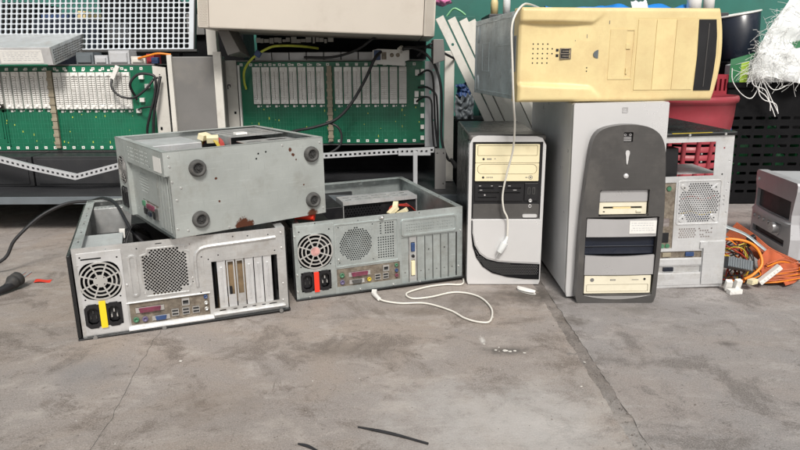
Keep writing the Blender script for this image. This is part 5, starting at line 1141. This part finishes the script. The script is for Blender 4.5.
# small stereo
st = thing('stereo_unit', 'small grey silver stereo with round volume knob at the right edge of the picture', 'stereo', (1.073, 1.915, 0), (0, 0, -1.68))
b = MB(); b.box((0, 16, 3), (248, 260, 208)); b.obj('body', 'stereol', st, 4, seg=3)
b = MB(); b.plate([(0, 3), (248, 3), (248, 60), (240, 100), (238, 125), (244, 160), (250, 190), (249, 206), (244, 212), (4, 212), (-3, 206), (-3, 180), (6, 160), (10, 130), (6, 104), (-2, 92), (-2, 60)], [rect(16, 108, 226, 160), rect(12, 32, 214, 50)], 26, -8); b.obj('front_panel', 'stereop', st, 4, seg=3)
b = MB(); b.grid(20, 6, lambda u, v: (14 + 214 * u, 2 - 6 * math.sin(math.pi * u), 106 + 56 * v), True); b.obj('display_window', 'glass', st)
b = MB(); b.box((13, 2, 33), (213, 8, 49)); b.obj('cassette_slot', 'black', st)
b = MB(); b.grid(20, 2, lambda u, v: (4 + 238 * u, -12 - 8 * math.sin(math.pi * u) + 6 * v, 100 + 6 * v), True); b.grid(20, 2, lambda u, v: (4 + 238 * u, -12 - 8 * math.sin(math.pi * u), 92 + 8 * v), True); b.obj('window_lip', 'stereol', st)
for x in (14, 46, 78, 110):
    b = MB(); b.cyl((x, -8, 77), (x, -12, 77), 6, 5, 16); b.obj('round_button', 'silverd', st, .6)
b = MB(); b.cyl((168, -8, 76), (168, -26, 76), 17, 15, 32); b.cyl((168, -8, 76), (168, -11, 76), 22, None, 32); b.obj('volume_knob', 'silverd', st, 1)
b = MB(); b.cyl((14, -8, 186), (14, -11, 186), 5, None, 14); b.obj('power_button', 'silverw', st, .6)
b = MB(); b.plate(rect(100, 22, 130, 26), [], .4, -8.3); b.obj('front_print', 'silverd', st)

# laundry basket
bk = thing('plastic_basket', 'maroon round plastic basket with slotted sides behind the gutted tower', 'basket', (1.0, 2.32, 0))
b = MB(); b.lathe([(.01, 0), (118, 0), (124, 8)], n=40); b.lathe([(124, 8), (126, 30)], n=40)
def wallp(z): return 126 + (z - 30) * (150 - 126) / 250
for k in range(9):      # slotted rings
    z = 30 + k * 28
    b.lathe([(wallp(z), z), (wallp(z + 19), z + 19), (wallp(z + 19) - 3, z + 19), (wallp(z) - 3, z), (wallp(z), z)], n=40)
for i in range(20):
    a = 2 * math.pi * i / 20; b.tube([(wallp(30) * math.cos(a) - 2 * math.cos(a), wallp(30) * math.sin(a), 30), (wallp(282) * math.cos(a), wallp(282) * math.sin(a), 282)], 8, 6, 1)
b.obj('slotted_wall', 'maroon', bk)
b = MB(); b.lathe([(150, 268), (158, 300), (162, 340), (164, 385), (172, 390), (174, 400), (170, 410), (162, 410), (159, 396), (158, 340), (147, 270)], n=56); b.obj('rim', 'maroon', bk)
b = MB(); crumple(b, 0, 0, 200, 108, 108, 150, 21, .25); b.obj('lining', 'matteblack', bk)
b = MB((1160, 2300, 0)); crumple(b, 1150, 2330, 290, 26, 30, 90, 31, .3); o = b.obj('blue_bag', 'blue', None); o.location = b.o * .001; tag(o, 'blue plastic bag hanging in the gap right of the maroon basket', 'bag')
# red crate
b = MB((1120, 2440, 0)); b.plate(rect(1080, 0, 1185, 478), [rect(x, 420, x + 7, 462) for x in range(1092, 1176, 16)] + [rect(x, 330, x + 7, 400) for x in range(1092, 1176, 16)], 4, 2400); b.box((1080, 2404.5, 0), (1084, 2520, 478)); b.box((1181, 2404.5, 0), (1185, 2520, 478)); b.box((1085, 2516, 0), (1180, 2520, 478)); o = b.obj('red_crate', 'reddark', None); o.location = b.o * .001; tag(o, 'narrow bright red slotted crate between the yellowed case and the black bucket', 'crate')
# black crate
def crate_face(x0, x1, z0, z1, seed):
    H_ = []
    for r_ in range(9):
        z = z0 + 40 + r_ * 34
        if z > z1 - 60: break
        for c_ in range(int((x1 - x0 - 40) / 46)):
            x = x0 + 22 + c_ * 46; H_.append(rrect(x, z, x + 34, z + 11, 3, 2))
    return H_
og = (1400, 2500, 0)
bc_ = thing('black_crate', 'black slotted plastic crate at the right edge carrying the green and white carton', 'crate', (1.4, 2.5, 0))
b = MB(og); b.plate(rrect(1190, 4, 1720, 447, 10), crate_face(1190, 1720, 4, 447, 1), 4, 2402); b.obj('front_wall', 'matteblack', bc_)
b = MB(og); b.plate(rrect(2404 + 4, 4, 2700, 447, 6), crate_face(2408, 2700, 4, 447, 2), 4, 0, VX(1190)); b.obj('side_wall', 'matteblack', bc_)
b = MB(og); b.box((1716, 2408, 4), (1720, 2700, 447)); b.box((1195, 2697, 4), (1715, 2701, 447)); b.box((1195, 2408, 4), (1715, 2696, 8)); b.obj('crate_shell', 'matteblack', bc_, 1)
b = MB(og); b.box((1184, 2394, 430), (1724, 2401.6, 449)); b.obj('rim', 'matteblack', bc_, 2)
b = MB(og); 
for i in range(7): crumple(b, 1260 + i * 68, 2480 + (i % 2) * 50, 120 + (i * 67) % 190, 40, 50, 60, i, .4, 14, 10)
b.obj('green_contents', 'bottle', bc_)['kind'] = 'stuff'
b = MB((1300, 2560, 0)); b.box((1200, 2450, 449.5), (1400, 2690, 523)); o = b.obj('black_box', 'matteblack', None, 4); o.location = b.o * .001; tag(o, 'flat black box on the crate, carrying the black bucket', 'box')
# black bucket
bu = thing('black_bucket', 'shiny blue-black bucket with white rim standing tilted above the black crate', 'bucket', (1.283, 2.54, .534), (0, R(-10), 0))
b = MB(); b.lathe([(.01, 6), (62, 6), (64, 0), (66, 0), (68, 10), (84, 158), (81, 160), (66, 14), (.01, 12)], n=48); b.obj('body', 'navy', bu)
b = MB(); b.tube([(84 * math.cos(a), 84 * math.sin(a), 160) for a in [2 * math.pi * i / 48 for i in range(48)]], 3.6, 8, 1, True); b.obj('white_rim', 'white', bu)
b = MB((1290, 2760, 0)); b.box((1240, 2700, 0), (1420, 2860, 640)); o = b.obj('dark_stand', 'darkgrey', None, 4); o.location = b.o * .001; tag(o, 'dark stand hidden behind the black bucket', 'stand')
# green and white carton
ca = thing('carton', 'green and white printed carton with lime stripe under the shredded white plastic', 'carton', (1.19, 2.405, .450), (0, 0, R(-10)))
b = MB(); b.add([(0, 0, 0), (330, 0, 0), (330, 200, 0), (0, 200, 0), (0, 0, 58), (330, 0, 150), (330, 200, 150), (0, 200, 70)], [(0, 3, 2, 1), (4, 5, 6, 7), (0, 1, 5, 4), (1, 2, 6, 5), (2, 3, 7, 6), (3, 0, 4, 7)]); b.obj('box_body', 'polythene', ca, 1.5)
b = MB(); b.plate([(0, 0), (36, 0), (36, 66), (0, 58)], [], 1, -1.3); b.obj('green_panel', 'bottle', ca)
b = MB(); b.plate([(36.3, 0), (62, 0), (62, 73), (36.3, 66)], [], 1, -1.3); b.obj('lime_stripe', 'lime', ca)
b = MB(); b.add([(0, -1, 58.4), (240, -1, 124.6), (240, 2, 160), (200, 2, 140), (0, 2, 80)], [(0, 1, 2, 3, 4)]); b.obj('green_edge', 'bottle', ca)
# shredded plastic
sp_ = thing('shredded_plastic', 'torn white plastic sheet with frayed strings draped over the green and white carton', 'plastic sheet', (1.4, 2.38, .45))
og = (1400, 2380, 450)
b = MB(og)
def shf(u, v):
    L0 = Vector((1215, 2385, 530)); L1 = Vector((1425, 2420, 800)); R0 = Vector((1640, 2380, 440)); R1 = Vector((1700, 2420, 810)); B0 = Vector((1262, 2372, 465))
    left = (B0 * (1 - v) ** 2 + L0 * 2 * v * (1 - v) + L1 * v * v); right = R0 * (1 - v) + R1 * v
    p = left * (1 - u) + right * u
    n_ = noise.noise(Vector((u * 4, v * 4, 0))); n2 = .45 * noise.noise(Vector((u * 13, v * 9, 4)))
    p += Vector((14 * n2, -26 * abs(n_) - 16 * abs(n2) - 20 * math.sin(math.pi * u) , 14 * n_)); return p
b.grid(46, 34, shf, True); b.obj('sheet', 'polythene', sp_)
b = MB(og)
for i in range(380):
    t = random.random(); s = shf(random.random() ** 2.5 * .4, t ** 1.3 * .8)
    d_ = Vector((random.uniform(-1, .3), random.uniform(-1, 0), random.uniform(-.5, .8))) * random.uniform(4, 15); pts = [s]
    for k in range(4): d_ = d_ * .9 + Vector((random.gauss(0, 8), random.gauss(0, 5), random.gauss(-1, 8))); pts.append(pts[-1] + d_ * .7)
    b.tube(pts, .55, 4, 3)
b.obj('frayed_fibres', 'fibre', sp_)['kind'] = 'stuff'
b = MB(og)
for pts in ([(1185, 2380, 500), (1190, 2375, 455), (1225, 2372, 410), (1262, 2370, 395), (1285, 2372, 440), (1290, 2375, 470)], [(1262, 2370, 480), (1275, 2365, 430), (1310, 2362, 400), (1335, 2362, 360), (1350, 2362, 330)], [(1270, 2370, 480), (1300, 2362, 440), (1330, 2362, 390), (1358, 2362, 345)], [(1290, 2372, 470), (1280, 2362, 420), (1300, 2360, 390), (1345, 2362, 375), (1360, 2362, 340)], [(1290, 2370, 470), (1330, 2360, 425), (1380, 2365, 440), (1410, 2370, 470)], [(1250, 2372, 480), (1262, 2365, 440), (1300, 2360, 425), (1325, 2362, 380), (1330, 2362, 350)]):
    b.tube(pts, 1.7, 5, 6)
b.obj('hanging_strings', 'fibre', sp_)['kind'] = 'stuff'
